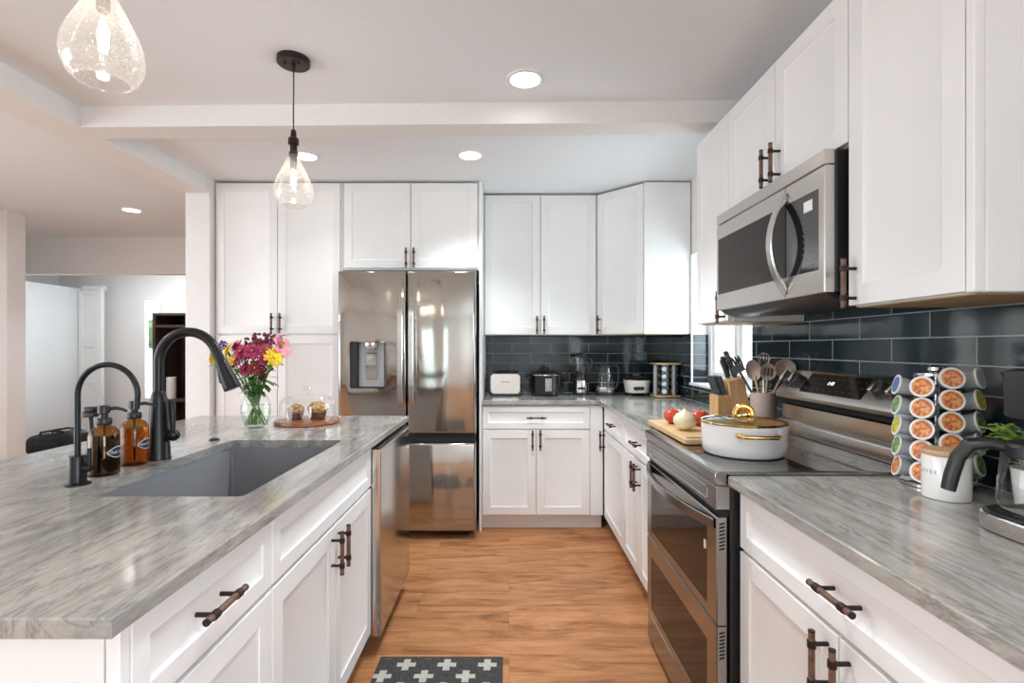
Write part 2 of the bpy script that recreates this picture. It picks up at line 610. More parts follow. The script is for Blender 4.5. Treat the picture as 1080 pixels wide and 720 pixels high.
def rrect(cx, cy, w, h, r, n=5):
    r = min(r, w / 2 - 1e-4, h / 2 - 1e-4)
    pts = []
    for (sx, sy, a0) in ((1, 1, 0), (-1, 1, 90), (-1, -1, 180), (1, -1, 270)):
        for k in range(n + 1):
            a = math.radians(a0 + 90 * k / n)
            pts.append((cx + sx * (w / 2 - r) + r * math.cos(a), cy + sy * (h / 2 - r) + r * math.sin(a)))
    return pts


RM = {}


def root_matrix(o):
    while o.parent is not None:
        o = o.parent
    return RM.get(o.name, Matrix())


def tag(o, label, cat, group=None, kind=None):
    o['label'] = label
    o['category'] = cat
    if group:
        o['group'] = group
    if kind:
        o['kind'] = kind
    return o


def thing(name, label, cat, loc=(0, 0, 0), rz=0.0, group=None):
    o = bpy.data.objects.new(name, None)
    o.empty_display_size = 0.05
    COL.objects.link(o)
    o.location = loc
    o.rotation_euler = (0, 0, rz)
    RM[o.name] = Matrix.Translation(loc) @ Matrix.Rotation(rz, 4, 'Z')
    return tag(o, label, cat, group)


def struct(o):
    o['kind'] = 'structure'
    return o


def dup(root, loc, rz, label, group=None):
    r = root.copy()
    COL.objects.link(r)
    r.location = loc
    r.rotation_euler = (0, 0, rz)
    RM[r.name] = Matrix.Translation(loc) @ Matrix.Rotation(rz, 4, 'Z')
    r['label'] = label
    if group:
        r['group'] = group
    for ch in list(root.children):
        c = ch.copy()
        COL.objects.link(c)
        c.parent = r
        for g in list(ch.children):
            d = g.copy()
            COL.objects.link(d)
            d.parent = c
    return r


def text_geo(txt, size, ext=0.0004, shear=0.0):
    cu = bpy.data.curves.new('lettering', 'FONT')
    cu.body = txt
    cu.size = size
    cu.extrude = ext
    cu.shear = shear
    cu.align_x = 'CENTER'
    cu.align_y = 'CENTER'
    cu.resolution_u = 3
    o = bpy.data.objects.new('lettering', cu)
    COL.objects.link(o)
    bpy.context.view_layer.update()
    me = bpy.data.meshes.new_from_object(o)
    vs = [tuple(v.co) for v in me.vertices]
    fs = [tuple(p.vertices) for p in me.polygons]
    bpy.data.objects.remove(o)
    bpy.data.curves.remove(cu)
    bpy.data.meshes.remove(me)
    return vs, fs

# ------------------------------------------------------------------ the room
H = 2.45
struct(MB().box(-6.3, 1.6, -2.9, 7.3, -0.05, 0).build('floor', 'floor_planks'))
struct(MB().box(-6.3, 1.6, -2.9, 7.3, H, H + 0.05).build('ceiling', 'ceiling_paint'))

wb = struct(MB().box(-2.05, 1.42, 4.226, 4.36, 0, H).build('wall_back', 'wall_paint'))
bs = MB().box(-0.19, 1.27, 4.22, 4.226, 0.915, 1.40).build('tile_backsplash', 'tile_back', wb)

m = MB()
m.box(1.276, 1.42, -2.8, -2.25, 0, H)
m.box(1.276, 1.42, -0.75, 2.70, 0, H)
m.box(1.276, 1.42, -2.25, -0.75, 0, 0.75)
m.box(1.276, 1.42, -2.25, -0.75, 2.05, H)
m.box(1.276, 1.42, 3.602, 4.226, 0, H)
m.box(1.276, 1.42, 2.70, 3.602, 0, 1.025)
m.box(1.276, 1.42, 2.70, 3.602, 1.93, H)
wr = struct(m.build('wall_right', 'wall_paint'))
m = MB()
m.box(1.27, 1.276, -0.4, 1.43, 0.915, 1.40)
m.box(1.27, 1.276, 1.43, 2.23, 0.915, 1.46)
m.box(1.27, 1.276, 2.23, 2.70, 0.915, 1.40)
m.box(1.27, 1.276, 2.70, 3.602, 0.915, 1.025)
m.box(1.27, 1.276, 3.602, 4.22, 0.915, 1.38)
m.build('tile_backsplash', 'tile_right', wr)
MB().box(1.276, 1.40, 3.596, 3.602, 1.04, 1.372).build('tile_backsplash', 'tile_back', wr)
MB().box(1.266, 1.278, 3.592, 3.603, 1.04, 1.93).build('tile_edge_trim', 'trim_white', wr)


def frame_x(m, x0, x1, a0, a1, z0, z1, w, mids):
    """window frame across y: stiles full height, rails between them"""
    ys = [a0] + list(mids) + [a1 - w]
    for y in ys:
        m.box(x0, x1, y, y + w, z0, z1, 0.003)
    for p, q in zip(ys, ys[1:]):
        m.box(x0, x1, p + w, q, z0, z0 + w, 0.003)
        m.box(x0, x1, p + w, q, z1 - w, z1, 0.003)


# the kitchen window, set deep in the right wall
m = MB()
Y0, Y1, Z0, Z1 = 2.70, 3.596, 1.04, 1.93
frame_x(m, 1.385, 1.44, Y0, Y1, Z0, Z1, 0.05, (3.13,))
for a, b in ((Y0 + 0.05, 3.13), (3.18, Y1 - 0.05)):
    frame_x(m, 1.40, 1.43, a, b, Z0 + 0.05, Z1 - 0.05, 0.028, ())
    m.box(1.401, 1.429, a + 0.028, b - 0.028, 1.47, 1.495, 0.003)
w1 = struct(m.build('window_1', 'trim_white'))
MB().box(1.413, 1.417, Y0 + 0.05, Y1 - 0.05, Z0 + 0.05, Z1 - 0.05).build('window_pane', 'window_glass', w1)
MB().box(1.252, 1.41, 2.70, 3.60, 1.022, 1.04, 0.003).build('window_sill', 'trim_white', w1)

# rear wall with a glazed garden door, behind the camera
m = MB()
m.box(-4.46, -1.5, -2.8, -2.68, 0, H)
m.box(-0.60, 1.276, -2.8, -2.68, 0, H)
m.box(-1.5, -0.60, -2.8, -2.68, 2.10, H)
m.box(-1.5, -0.60, -2.8, -2.68, 0, 0.06)
struct(m.build('wall_rear', 'wall_paint'))
m = MB()
for x in (-1.5, -0.66):
    m.box(x, x + 0.06, -2.73, -2.68, 0.06, 2.10, 0.004)
m.box(-1.44, -0.66, -2.73, -2.68, 0.06, 0.16, 0.004)
m.box(-1.44, -0.66, -2.73, -2.68, 2.03, 2.10, 0.004)
m.box(-1.08, -1.05, -2.72, -2.69, 0.16, 2.03, 0.003)
w2 = struct(m.build('window_2', 'trim_white'))
MB().box(-1.46, -0.64, -2.708, -2.702, 0.12, 2.06).build('window_pane', 'window_glass', w2)

m = MB()
frame_x(m, 1.36, 1.41, -2.25, -0.75, 0.75, 2.05, 0.06, (-1.53,))
struct(m.build('fill_window_right', 'trim_white'))  # unseen window, added as an opening for the side fill

# left wall of the dining side, with an unseen window added to bring in fill
m = MB()
m.box(-4.46, -4.36, -2.8, -1.6, 0, H)
m.box(-4.46, -4.36, 2.3, 4.35, 0, H)
m.box(-4.46, -4.36, -1.6, 2.3, 0, 0.4)
m.box(-4.46, -4.36, -1.6, 2.3, 2.26, H)
struct(m.build('wall_left', 'wall_paint'))
m = MB()
frame_x(m, -4.42, -4.37, -1.6, 2.3, 0.4, 2.26, 0.06, (0.32,))
struct(m.build('fill_window_left', 'trim_white'))
struct(MB().box(-4.46, -4.23, 4.352, 4.52, 0, H).build('wall_left_return', 'wall_paint'))
struct(MB().box(-6.2, -6.1, 4.47, 7.2, 0, H).build('wall_dining_side', 'wall_paint'))
struct(MB().box(-6.1, -4.462, 4.40, 4.52, 0, H).build('wall_dining_front', 'wall_paint'))

# partition that ends the pantry, and the beams that meet it
struct(MB().box(-2.23, -2.064, 3.56, 7.0, 0, H).build('wall_partition', 'wall_paint'))
struct(MB().box(-2.28, -2.075, -2.68, 3.558, 2.348, H).build('trim_1', 'wall_paint'))
m = MB(Matrix.Translation((0, 2.46, 0)) @ Matrix.Rotation(math.radians(-1.1), 4, 'Z'))
m.box(-2.075, 1.275, 0, 0.14, 2.348, H)
struct(m.build('trim_2', 'wall_paint'))

# header wall with a wide opening into the entrance hall
m = MB()
m.box(-6.1, -5.3, 5.47, 5.58, 0, H)
m.box(-5.3, -2.23, 5.47, 5.58, 2.06, H)
struct(m.build('wall_far_header', 'wall_paint'))
m = MB()
m.box(-6.1, -5.0, 7.0, 7.12, 0, H)
m.box(-4.70, -2.06, 7.0, 7.12, 0, H)
m.box(-5.0, -4.70, 7.0, 7.12, 0, 0.53)
m.box(-5.0, -4.70, 7.0, 7.12, 1.96, H)
struct(m.build('wall_far', 'wall_paint'))
struct(MB().box(-5.78, -5.68, 5.58, 6.99, 0, 2.06).build('wall_hall_left', 'daylit_wall'))
struct(MB().box(-5.69, -5.67, 5.585, 5.63, 0, 2.07, 0.003).build('trim_3', 'trim_white'))
m = MB()
for a, b, c, d in ((-5.0, -4.92, 0.53, 1.96), (-4.75, -4.70, 0.53, 1.96), (-4.92, -4.75, 0.53, 0.60), (-4.92, -4.75, 1.91, 1.96)):
    m.box(a, b, 6.985, 7.05, c, d, 0.003)
w4 = struct(m.build('window_4', 'trim_white'))
MB().box(-4.92, -4.75, 7.02, 7.026, 0.6, 1.91).build('window_pane', 'window_glass', w4)
m = MB(Matrix.Translation((-5.67, 6.80, 0)))
m.box(0, 0.25, 0.014, 0.04, 0.01, 2.03)
for z0, z1 in ((0.01, 0.86), (0.86, 1.34), (1.34, 2.03)):
    m.rings(0.0, 0.25, z0, z1, [(0, 0.0138), (0, 0.0), (0.052, 0.0), (0.058, 0.009)])
struct(m.build('door_1', 'trim_white'))
struct(MB().box(-5.42, -5.37, 6.80, 6.86, 0, 2.06, 0.003).build('trim_4', 'trim_white'))
struct(MB().box(-5.67, -5.37, 6.84, 6.90, 2.035, 2.10, 0.003).build('trim_5', 'trim_white'))

# garden seen through the windows
o = MB().box(-12, 12, -14, 14, -1.2, -1.0).build('lawn', 'lawn_green')
tag(o, 'grass of the garden outside the windows', 'lawn', kind='stuff')


def hedge(name, c, sx, sy, sz, label, seed):
    rnd = random.Random(seed)
    m = MB()
    for k in range(46):
        p = (c[0] + rnd.uniform(-sx, sx), c[1] + rnd.uniform(-sy, sy), c[2] + rnd.uniform(0, sz))
        m.sphere(p, rnd.uniform(0.22, 0.5), 10, (1, 1, rnd.uniform(0.8, 1.2)))
    tag(m.build(name, 'hedge_green'), label, 'hedge')


hedge('garden_hedge', (4.2, 4.4, 0.0), 0.7, 2.6, 1.7, 'green hedge outside the kitchen window', 1)
hedge('garden_hedge', (0.5, -6.6, 0.0), 2.6, 0.6, 2.2, 'green hedge outside the patio door behind the viewer', 2)
hedge('garden_hedge', (-5.0, 9.3, 0.0), 1.2, 0.5, 1.8, 'green hedge outside the narrow hall window', 3)


# ------------------------------------------------------------------ cabinets
def pull(parent, spec, yf=0.0):
    """brown bar on two dark posts; spec = ('v' or 'h', x, z)"""
    k, x, z = spec
    L = 0.136
    m = MB()
    yb = yf - 0.034

    def P(t, y):
        return (x, y, z + t) if k == 'v' else (x + t, y, z)
    m.mat(0).cyl(P(-L / 2, yb), P(L / 2, yb), 0.0066, n=14, bev=0.0012)
    m.mat(1)
    for s_ in (-1, 1):
        m.cyl(P(s_ * 0.040 - 0.008, yb), P(s_ * 0.040 + 0.008, yb), 0.0088, n=14, bev=0.001)
        m.cyl(P(s_ * 0.040, yb + 0.004), P(s_ * 0.040, yf + 0.001), 0.0046, n=10)
        m.cyl(P(s_ * (L / 2 - 0.003), yb), P(s_ * (L / 2 + 0.0006), yb), 0.0069, n=14)
    return m.build('handle', ['pull_wood', 'bronze_metal'], parent)


SHAKER = [(0, 0.020), (0, 0.0016), (0.0016, 0.0), (0.055, 0.0), (0.0565, 0.0030), (0.064, 0.0072), (0.066, 0.0080)]
SLIM = [(0, 0.020), (0, 0.0016), (0.0016, 0.0), (0.040, 0.0), (0.0415, 0.0030), (0.049, 0.0072), (0.051, 0.0080)]


def front(parent, kind, x0, x1, z0, z1, hd=None):
    g = 0.0016
    o = MB().rings(x0 + g, x1 - g, z0 + g, z1 - g, SHAKER if kind == 'door' else SLIM).build(kind if kind == 'door' else 'drawer', 'cabinet_white', parent)
    if hd:
        pull(o, hd)
    return o


def cabinet(name, label, loc, rz, w, z0, z1, d, fronts, group, toe=True, under=False, hollow=False, extra=None):
    t = thing(name, label, 'cabinet', loc, rz, group)
    m = MB()
    if hollow:
        m.box(0, 0.018, 0.0215, d, z0, z1)
        m.box(w - 0.018, w, 0.0215, d, z0, z1)
        m.box(0.018, w - 0.018, 0.0215, d, z0, z0 + 0.018)
        m.box(0.018, w - 0.018, d - 0.012, d, z0 + 0.018, z1)
        m.box(0.018, w - 0.018, 0.0215, 0.034, z1 - 0.19, z1 - 0.15)
    else:
        m.box(0, w, 0.0215, d, z0, z1, 0.001)
    m.build('body', 'cabinet_white', t)
    if toe:
        MB().box(0, w, 0.075, 0.088, 0, z0 - 0.001).build('toe_kick', 'cabinet_white', t)
    if under:
        MB().box(0.004, w - 0.004, 0.026, d - 0.002, z0 - 0.003, z0).build('underside', 'raw_wood_panel', t)
    for f in fronts:
        front(t, *f)
    if extra:
        extra(t)
    return t


BZ0, BZ1 = 0.105, 0.883
D0, D1 = 0.714, 0.874     # drawer band
GB = 'white shaker base cabinets'
GW = 'white shaker wall cabinets'
R90 = PI / 2

# back wall, left to right
cabinet('pantry_cabinet', 'tall white four-door pantry cabinet left of the refrigerator', (-2.061, 3.61, 0), 0, 0.893, 0.10, 2.438, 0.608,
        [('door', 0.012, 0.441, 1.378, 2.432, ('v', 0.413, 1.452)), ('door', 0.443, 0.880, 1.378, 2.432, ('v', 0.471, 1.452)),
         ('door', 0.012, 0.441, 0.112, 1.368, ('v', 0.413, 1.295)), ('door', 0.443, 0.880, 0.112, 1.368, ('v', 0.471, 1.295))], None)
cabinet('wall_cabinet', 'white two-door cabinet directly above the refrigerator', (-1.165, 3.61, 0), 0, 0.955, 1.826, 2.438, 0.608,
        [('door', 0.010, 0.476, 1.836, 2.432, ('v', 0.450, 1.905)), ('door', 0.478, 0.945, 1.836, 2.432, ('v', 0.504, 1.905))], GW, toe=False)
o = MB().box(-0.209, -0.190, 3.604, 4.218, 0, 2.438, 0.001).build('end_panel', 'cabinet_white')
tag(o, 'tall white panel between the refrigerator and the toaster counter', 'panel')
cabinet('wall_cabinet', 'white two-door wall cabinet over the toaster and slow cooker', (-0.187, 3.90, 0), 0, 0.846, 1.378, 2.438, 0.318,
        [('door', 0.002, 0.422, 1.380, 2.434, ('v', 0.396, 1.452)), ('door', 0.424, 0.844, 1.380, 2.434, ('v', 0.450, 1.452))], GW, toe=False, under=True)

t = thing('wall_cabinet', 'white corner wall cabinet with one angled door, above the spice rack', 'cabinet', (0.664, 3.902, 0), math.atan2(-0.284, 0.276), GW)
PG = [(0.662, 4.218), (0.662, 3.918), (0.68, 3.918), (0.945, 3.645), (0.945, 3.612), (1.268, 3.612), (1.268, 4.218)]
MB().prism(PG, 'z', 1.378, 2.438, 0.001).build('body', 'cabinet_white', t, world=True)
MB().prism(offset(PG, 0.004), 'z', 1.375, 1.378).build('underside', 'raw_wood_panel', t, world=True)
front(t, 'door', 0.0, 0.394, 1.380, 2.434, ('v', 0.030, 1.452))

cabinet('base_cabinet', 'white base cabinet with a wide drawer over two doors, below the toaster', (-0.188, 3.61, 0), 0, 0.845, BZ0, BZ1, 0.608,
        [('drawer', 0.002, 0.752, D0, D1, ('h', 0.377, 0.794)), ('door', 0.002, 0.376, 0.112, 0.706, ('v', 0.350, 0.640)),
         ('door', 0.378, 0.752, 0.112, 0.706, ('v', 0.404, 0.640))], GB,
        extra=lambda t: MB().box(0.754, 0.843, 0.001, 0.0213, 0.112, 0.876, 0.001).build('filler_panel', 'cabinet_white', t))

# right wall, from the corner towards the camera
cabinet('base_cabinet', 'white base cabinet with drawer and single door in the far right corner', (0.659, 3.606, 0), -R90, 0.626, BZ0, BZ1, 0.608,
        [('drawer', 0.025, 0.624, D0, D1, ('h', 0.36, 0.794)), ('door', 0.025, 0.624, 0.112, 0.706, ('v', 0.058, 0.640))], GB)
cabinet('base_cabinet', 'white base cabinet with drawer and door pair just beyond the range', (0.659, 2.978, 0), -R90, 0.708, BZ0, BZ1, 0.608,
        [('drawer', 0.002, 0.706, D0, D1, ('h', 0.354, 0.794)), ('door', 0.002, 0.353, 0.112, 0.706, ('v', 0.323, 0.632)),
         ('door', 0.355, 0.706, 0.112, 0.706, ('v', 0.385, 0.632))], GB)
cabinet('base_cabinet', 'white base cabinet with drawer and two doors on the near side of the range', (0.659, 1.482, 0), -R90, 0.944, BZ0, BZ1, 0.608,
        [('drawer', 0.006, 0.940, D0, D1, ('h', 0.473, 0.796)), ('door', 0.006, 0.446, 0.112, 0.706, ('v', 0.414, 0.632)),
         ('door', 0.448, 0.940, 0.112, 0.706, ('v', 0.482, 0.632))], GB)
cabinet('base_cabinet', 'white base cabinet under the coffee maker end of the right counter', (0.659, 0.536, 0), -R90, 0.90, BZ0, BZ1, 0.608,
        [('drawer', 0.004, 0.896, D0, D1, ('h', 0.45, 0.796)), ('door', 0.004, 0.449, 0.112, 0.706, ('v', 0.417, 0.632)),
         ('door', 0.451, 0.896, 0.112, 0.706, ('v', 0.483, 0.632))], GB)


def side(t):
    m = MB().box(0.3685, 0.388, 0.0, 0.020, 1.397, 2.295, 0.002)
    m.box(0.3685, 0.384, 0.020, 0.026, 1.397, 2.295)
    m.box(0.3685, 0.388, 0.026, 0.328, 1.397, 2.295, 0.002)
    m.build('side_panel', 'cabinet_white', t)


cabinet('wall_cabinet', 'white single-door wall cabinet nearest the viewer, right of the microwave', (0.94, 1.433, 0), -R90, 0.368, 1.397, 2.295, 0.328,
        [('door', 0.0, 0.367, 1.398, 2.294, ('v', 0.032, 1.458))], GW, toe=False, under=True, extra=side)
cabinet('wall_cabinet', 'short white two-door wall cabinet above the microwave', (0.94, 2.217, 0), -R90, 0.782, 1.853, 2.295, 0.328,
        [('door', 0.0, 0.390, 1.854, 2.294, ('v', 0.358, 1.925)), ('door', 0.392, 0.782, 1.854, 2.294, ('v', 0.424, 1.925))], GW, toe=False)
cabinet('wall_cabinet', 'white single-door wall cabinet between the microwave and the window', (0.94, 2.587, 0), -R90, 0.368, 1.397, 2.295, 0.328,
        [('door', 0.0, 0.367, 1.398, 2.294, ('v', 0.335, 1.458))], GW, toe=False, under=True)

# island
cabinet('base_cabinet', 'white island base cabinet nearest the viewer with one drawer', (-0.567, 0.772, 0), R90, 0.463, BZ0, BZ1, 0.60,
        [('drawer', 0.003, 0.461, D0, D1, ('h', 0.205, 0.800)), ('door', 0.003, 0.461, 0.112, 0.706, None)], GB)
cabinet('base_cabinet', 'white two-door island base cabinet under the grey sink', (-0.567, 1.237, 0), R90, 0.889, BZ0, BZ1, 0.60,
        [('drawer', 0.002, 0.887, D0, D1, None), ('door', 0.002, 0.444, 0.112, 0.706, ('v', 0.412, 0.628)),
         ('door', 0.446, 0.887, 0.112, 0.706, ('v', 0.478, 0.628))], GB, hollow=True)
m = MB().box(-1.30, -0.592, 0.753, 0.770, 0, 0.883, 0.001)
m.box(-0.586, -0.565, 0.749, 0.770, 0, 0.883, 0.002)
tag(m.build('end_panel', 'cabinet_white'), 'white panel closing the near end of the island', 'panel')
m = MB().box(-1.30, -0.567, 2.748, 2.768, 0, 0.883, 0.001)
tag(m.build('end_panel', 'cabinet_white'), 'white panel closing the far end of the island beside the dishwasher', 'panel')
m = MB().box(-1.302, -1.172, 0.772, 2.746, 0, 0.883, 0.001)
tag(m.build('back_panel', 'cabinet_white'), 'white panel along the seating side of the island', 'panel')


# ------------------------------------------------------------------ countertops
def counter(poly, z0, z1, label, hole=None):
    c = 0.003
    m = MB()
    bm = m.bm
    ins = offset(poly, c)
    P = lambda L, z: [m.v((x, y, z)) for x, y in L]
    rows = [P(ins, z0), P(poly, z0 + c), P(poly, z1 - c), P(ins, z1)]
    k = len(poly)
    for a, b in zip(rows, rows[1:]):
        for i in range(k):
            m.face([a[i], a[(i + 1) % k], b[(i + 1) % k], b[i]])
    if hole:
        hr = [P(hole, z0), P(hole, z1)]
        kk = len(hole)
        for i in range(kk):
            m.face([hr[0][i], hr[0][(i + 1) % kk], hr[1][(i + 1) % kk], hr[1][i]])
        for out_, inn in ((rows[0], hr[0]), (rows[3], hr[1])):
            es = []
            for L in (out_, inn):
                for i in range(len(L)):
                    e = bm.edges.get((L[i], L[(i + 1) % len(L)])) or bm.edges.new((L[i], L[(i + 1) % len(L)]))
                    es.append(e)
            bmesh.ops.triangle_fill(bm, use_beauty=True, edges=es)
    else:
        m.face(rows[0][::-1])
        m.face(rows[3])
    return tag(m.build('countertop', 'quartzite', ang=20), label, 'countertop')


counter([(-1.67, 0.705), (-0.542, 0.705), (-0.542, 2.788), (-1.67, 2.788)], 0.885, 0.915,
        'grey veined stone countertop of the island with a sink cutout', rrect(-0.8825, 1.6685, 0.445, 0.777, 0.02, 6))
counter([(-0.188, 3.585), (0.63, 3.585), (0.63, 2.266), (1.268, 2.266), (1.268, 4.218), (-0.188, 4.218)], 0.885, 0.915,
        'grey veined stone countertop turning the far corner under the window')
counter([(0.63, -0.38), (1.268, -0.38), (1.268, 1.486), (0.63, 1.486)], 0.885, 0.915,
        'grey veined stone countertop on the near side of the range')

# undermount sink
t = thing('kitchen_sink', 'grey undermount sink set into the island countertop', 'sink', (-0.8825, 1.6685, 0.66))
L = lambda w, h, r, z: [(x, y, z) for x, y in rrect(-0.8825, 1.6685, w, h, r, 6)]
MB().loft([L(0.44, 0.77, 0.03, 0.655), L(0.475, 0.807, 0.04, 0.67), L(0.475, 0.807, 0.04, 0.8845), L(0.449, 0.781, 0.012, 0.8845),
           L(0.443, 0.775, 0.012, 0.70), L(0.43, 0.762, 0.02, 0.678), L(0.39, 0.722, 0.03, 0.672)]).build('basin', 'sink_composite', t, world=True)
MB().lathe([(0.055, 0), (0.055, 0.003), (0.048, 0.004), (0.040, 0.001), (0.012, 0.001)], (-0.93, 1.70, 0.672), 28).build('drain', 'chrome', t, world=True)


# ------------------------------------------------------------------ appliances
def plate_hole(m, rr, x0, x1, z0, z1, hole, depth):
    """door facing -y of nested rings (inset, y) whose front has a pocket cut into it"""
    bm = m.bm
    rows = [[m.v(p) for p in ((x0 + i, y, z0 + i), (x1 - i, y, z0 + i), (x1 - i, y, z1 - i), (x0 + i, y, z1 - i))] for i, y in rr]
    for a, b in zip(rows, rows[1:]):
        for i in range(4):
            m.face([a[i], a[(i + 1) % 4], b[(i + 1) % 4], b[i]])
    m.face(rows[0][::-1])
    yf = rr[-1][1]
    h = [[m.v((x, y, z)) for x, z in hole] for y in (yf, yf + depth)]
    k = len(hole)
    for i in range(k):
        m.face([h[0][i], h[0][(i + 1) % k], h[1][(i + 1) % k], h[1][i]])
    m.face(h[1])
    es = []
    for Lp in (rows[-1], h[0]):
        for i in range(len(Lp)):
            es.append(bm.edges.get((Lp[i], Lp[(i + 1) % len(Lp)])) or bm.edges.new((Lp[i], Lp[(i + 1) % len(Lp)])))
    bmesh.ops.triangle_fill(bm, use_beauty=True, edges=es)
    return m


t = thing('refrigerator', 'stainless steel french-door refrigerator with water dispenser', 'refrigerator', (-0.683, 3.78, 0))
MB().box(-1.130, -0.236, 3.515, 4.20, 0.045, 1.775, 0.004).build('body', 'grey_plastic', t, world=True)
MB().box(-1.120, -0.245, 3.498, 3.514, 0.06, 1.77).build('door_gasket', 'dark_gap', t, world=True)
RR = [(0.004, 3.497), (0, 3.493), (0, 3.456), (0.003, 3.447), (0.009, 3.441), (0.016, 3.439)]
m = plate_hole(MB(), RR, -1.142, -0.6865, 0.708, 1.793, rrect(-0.9425, 1.1665, 0.235, 0.313, 0.012, 3), 0.052)
dl = m.build('door', 'stainless_fridge', t, world=True)
dr = MB().rings(-0.6805, -0.223, 0.708, 1.793, RR).build('door', 'stainless_fridge', t, world=True)
MB().rings(-1.142, -0.223, 0.057, 0.648, RR).build('freezer_drawer', 'stainless_fridge', t, world=True)
MB().box(-1.136, -0.229, 3.47, 3.497, 0.648, 0.708).build('freezer_grip_recess', 'dark_gap', t, world=True)


def vbow(x0, x1, z0, z1, yf, out, th):
    """bow handle in the yz plane with flat ends on the door, width x0..x1"""
    o_, i_ = [], []
    for k in range(15):
        u = k / 14
        b = (1 - (2 * u - 1) ** 6)
        o_.append((yf - 0.004 - out * b, z0 + (z1 - z0) * u))
    for k in range(15):
        u = k / 14
        b = (1 - (2 * u - 1) ** 6)
        i_.append((yf - max(out * b - th, -0.002) + 0.001, z0 + th * 0.5 + (z1 - z0 - th) * u))
    return MB().prism(o_ + i_[::-1], 'x', x0, x1, 0.004)


vbow(-0.738, -0.702, 0.885, 1.62, 3.440, 0.045, 0.018).build('handle', 'stainless', dl, world=True, ang=25)
vbow(-0.666, -0.630, 0.885, 1.62, 3.440, 0.045, 0.018).build('handle', 'stainless', dr, world=True, ang=25)
# dispenser in its pocket
m = MB()
m.rbox(-1.012, -0.838, 3.470, 3.492, 1.018, 1.318, 0.004)
dp = m.build('dispenser', 'silver_plastic', dl, world=True)
m = MB().box(-1.059, -1.014, 3.448, 3.4905, 1.012, 1.321).build('dispenser_side', 'black_plastic', dl, world=True)
MB().lathe([(0.030, 0), (0.042, 0.012), (0.042, 0.045)], (-0.925, 3.456, 1.268), 24, sy=0.5).build('dispenser_spout', 'chrome', dl, world=True)
MB().prism([(3.468, 1.07), (3.462, 1.08), (3.455, 1.24), (3.468, 1.25)], 'x', -0.962, -0.885, 0.002).build('dispenser_paddle', 'chrome', dl, world=True)
MB().box(-1.02, -0.838, 3.446, 3.489, 1.0105, 1.0175, 0.001).build('drip_tray', 'black_plastic', dl, world=True)
for x in (-1.07, -0.30):
    MB().cyl((x - 0.022, 3.56, 0.022), (x + 0.022, 3.56, 0.022), 0.0215, n=18).build('caster', 'black_plastic', t, world=True)
    MB().cyl((x, 4.12, 0.0), (x, 4.12, 0.046), 0.018, n=14).build('foot', 'black_plastic', t, world=True)
MB().box(-1.12, -0.245, 3.53, 3.54, 0.02, 0.046).build('base_grille', 'dark_gap', t, world=True)

# dishwasher in the island, door facing +x
t = thing('dishwasher', 'stainless steel dishwasher at the far end of the island', 'dishwasher', (-0.567, 2.135, 0), R90)
MB().box(0.003, 0.607, 0.012, 0.58, 0.105, 0.872).build('body', 'grey_plastic', t)
MB().rings(0.0, 0.611, 0.092, 0.862, [(0.002, 0.010), (0, 0.008), (0, -0.030), (0.002, -0.034), (0.006, -0.037), (0.012, -0.038)]).build('door', 'stainless_dishwasher', t)
MB().box(0.006, 0.605, -0.028, 0.010, 0.8622, 0.872, 0.002).build('control_strip', 'black_plastic', t)
MB().box(0.01, 0.60, 0.05, 0.062, 0.0, 0.10).build('toe_kick', 'black_plastic', t)
MB().box(0.545, 0.575, -0.0392, -0.0378, 0.826, 0.832).build('badge', 'chrome', t)

# double oven range
t = thing('range', 'stainless steel double oven range with black glass cooktop', 'range', (0.93, 1.877, 0))
MB().box(0.640, 1.255, 1.494, 2.258, 0.03, 0.905, 0.003).build('body', 'black_plastic', t, world=True)
m = MB()
FP = [(0.612, 0.926), (0.600, 0.924), (0.595, 0.917), (0.595, 0.893), (0.600, 0.885), (0.64, 0.885), (0.64, 0.915), (0.625, 0.926)]
m.prism(FP, 'y', 1.492, 2.260, 0.002)
m.box(0.626, 1.16, 1.492, 1.504, 0.906, 0.926, 0.002)
m.box(0.626, 1.16, 2.248, 2.260, 0.906, 0.926, 0.002)
m.build('cooktop_trim', 'stainless_range', t, world=True)
ct = MB().box(0.625, 1.17, 1.504, 2.248, 0.906, 0.9245, 0.001).build('cooktop', 'black_glass', t, world=True)
for bx, by, br_ in ((0.79, 1.70, 0.11), (0.79, 2.07, 0.085), (1.04, 1.68, 0.075), (1.04, 2.07, 0.095)):
    MB().lathe([(br_, 0.0), (br_, 0.0004), (br_ - 0.003, 0.0004), (br_ - 0.003, 0.0)], (bx, by, 0.9244), 48, False, False).build('burner_ring', 'cooktop_ring', ct, world=True)
m = MB().prism([(0.599, 0.813), (0.599, 0.879), (0.604, 0.8835), (0.64, 0.8835), (0.64, 0.813)], 'y', 1.494, 2.258, 0.003)
cp = m.build('front_panel', 'stainless_range', t, world=True)
m = MB()
m.box(0.5965, 0.600, 1.56, 2.19, 0.8635, 0.866)
m.box(0.5965, 0.600, 1.56, 2.19, 0.829, 0.8315)
m.box(0.5965, 0.600, 1.56, 1.5625, 0.829, 0.866)
m.box(0.5965, 0.600, 2.1875, 2.19, 0.829, 0.866)
m.build('raised_outline', 'chrome', cp, world=True)
MB().box(0.612, 0.639, 1.50, 2.252, 0.792, 0.812).build('door_gap', 'dark_gap', t, world=True)


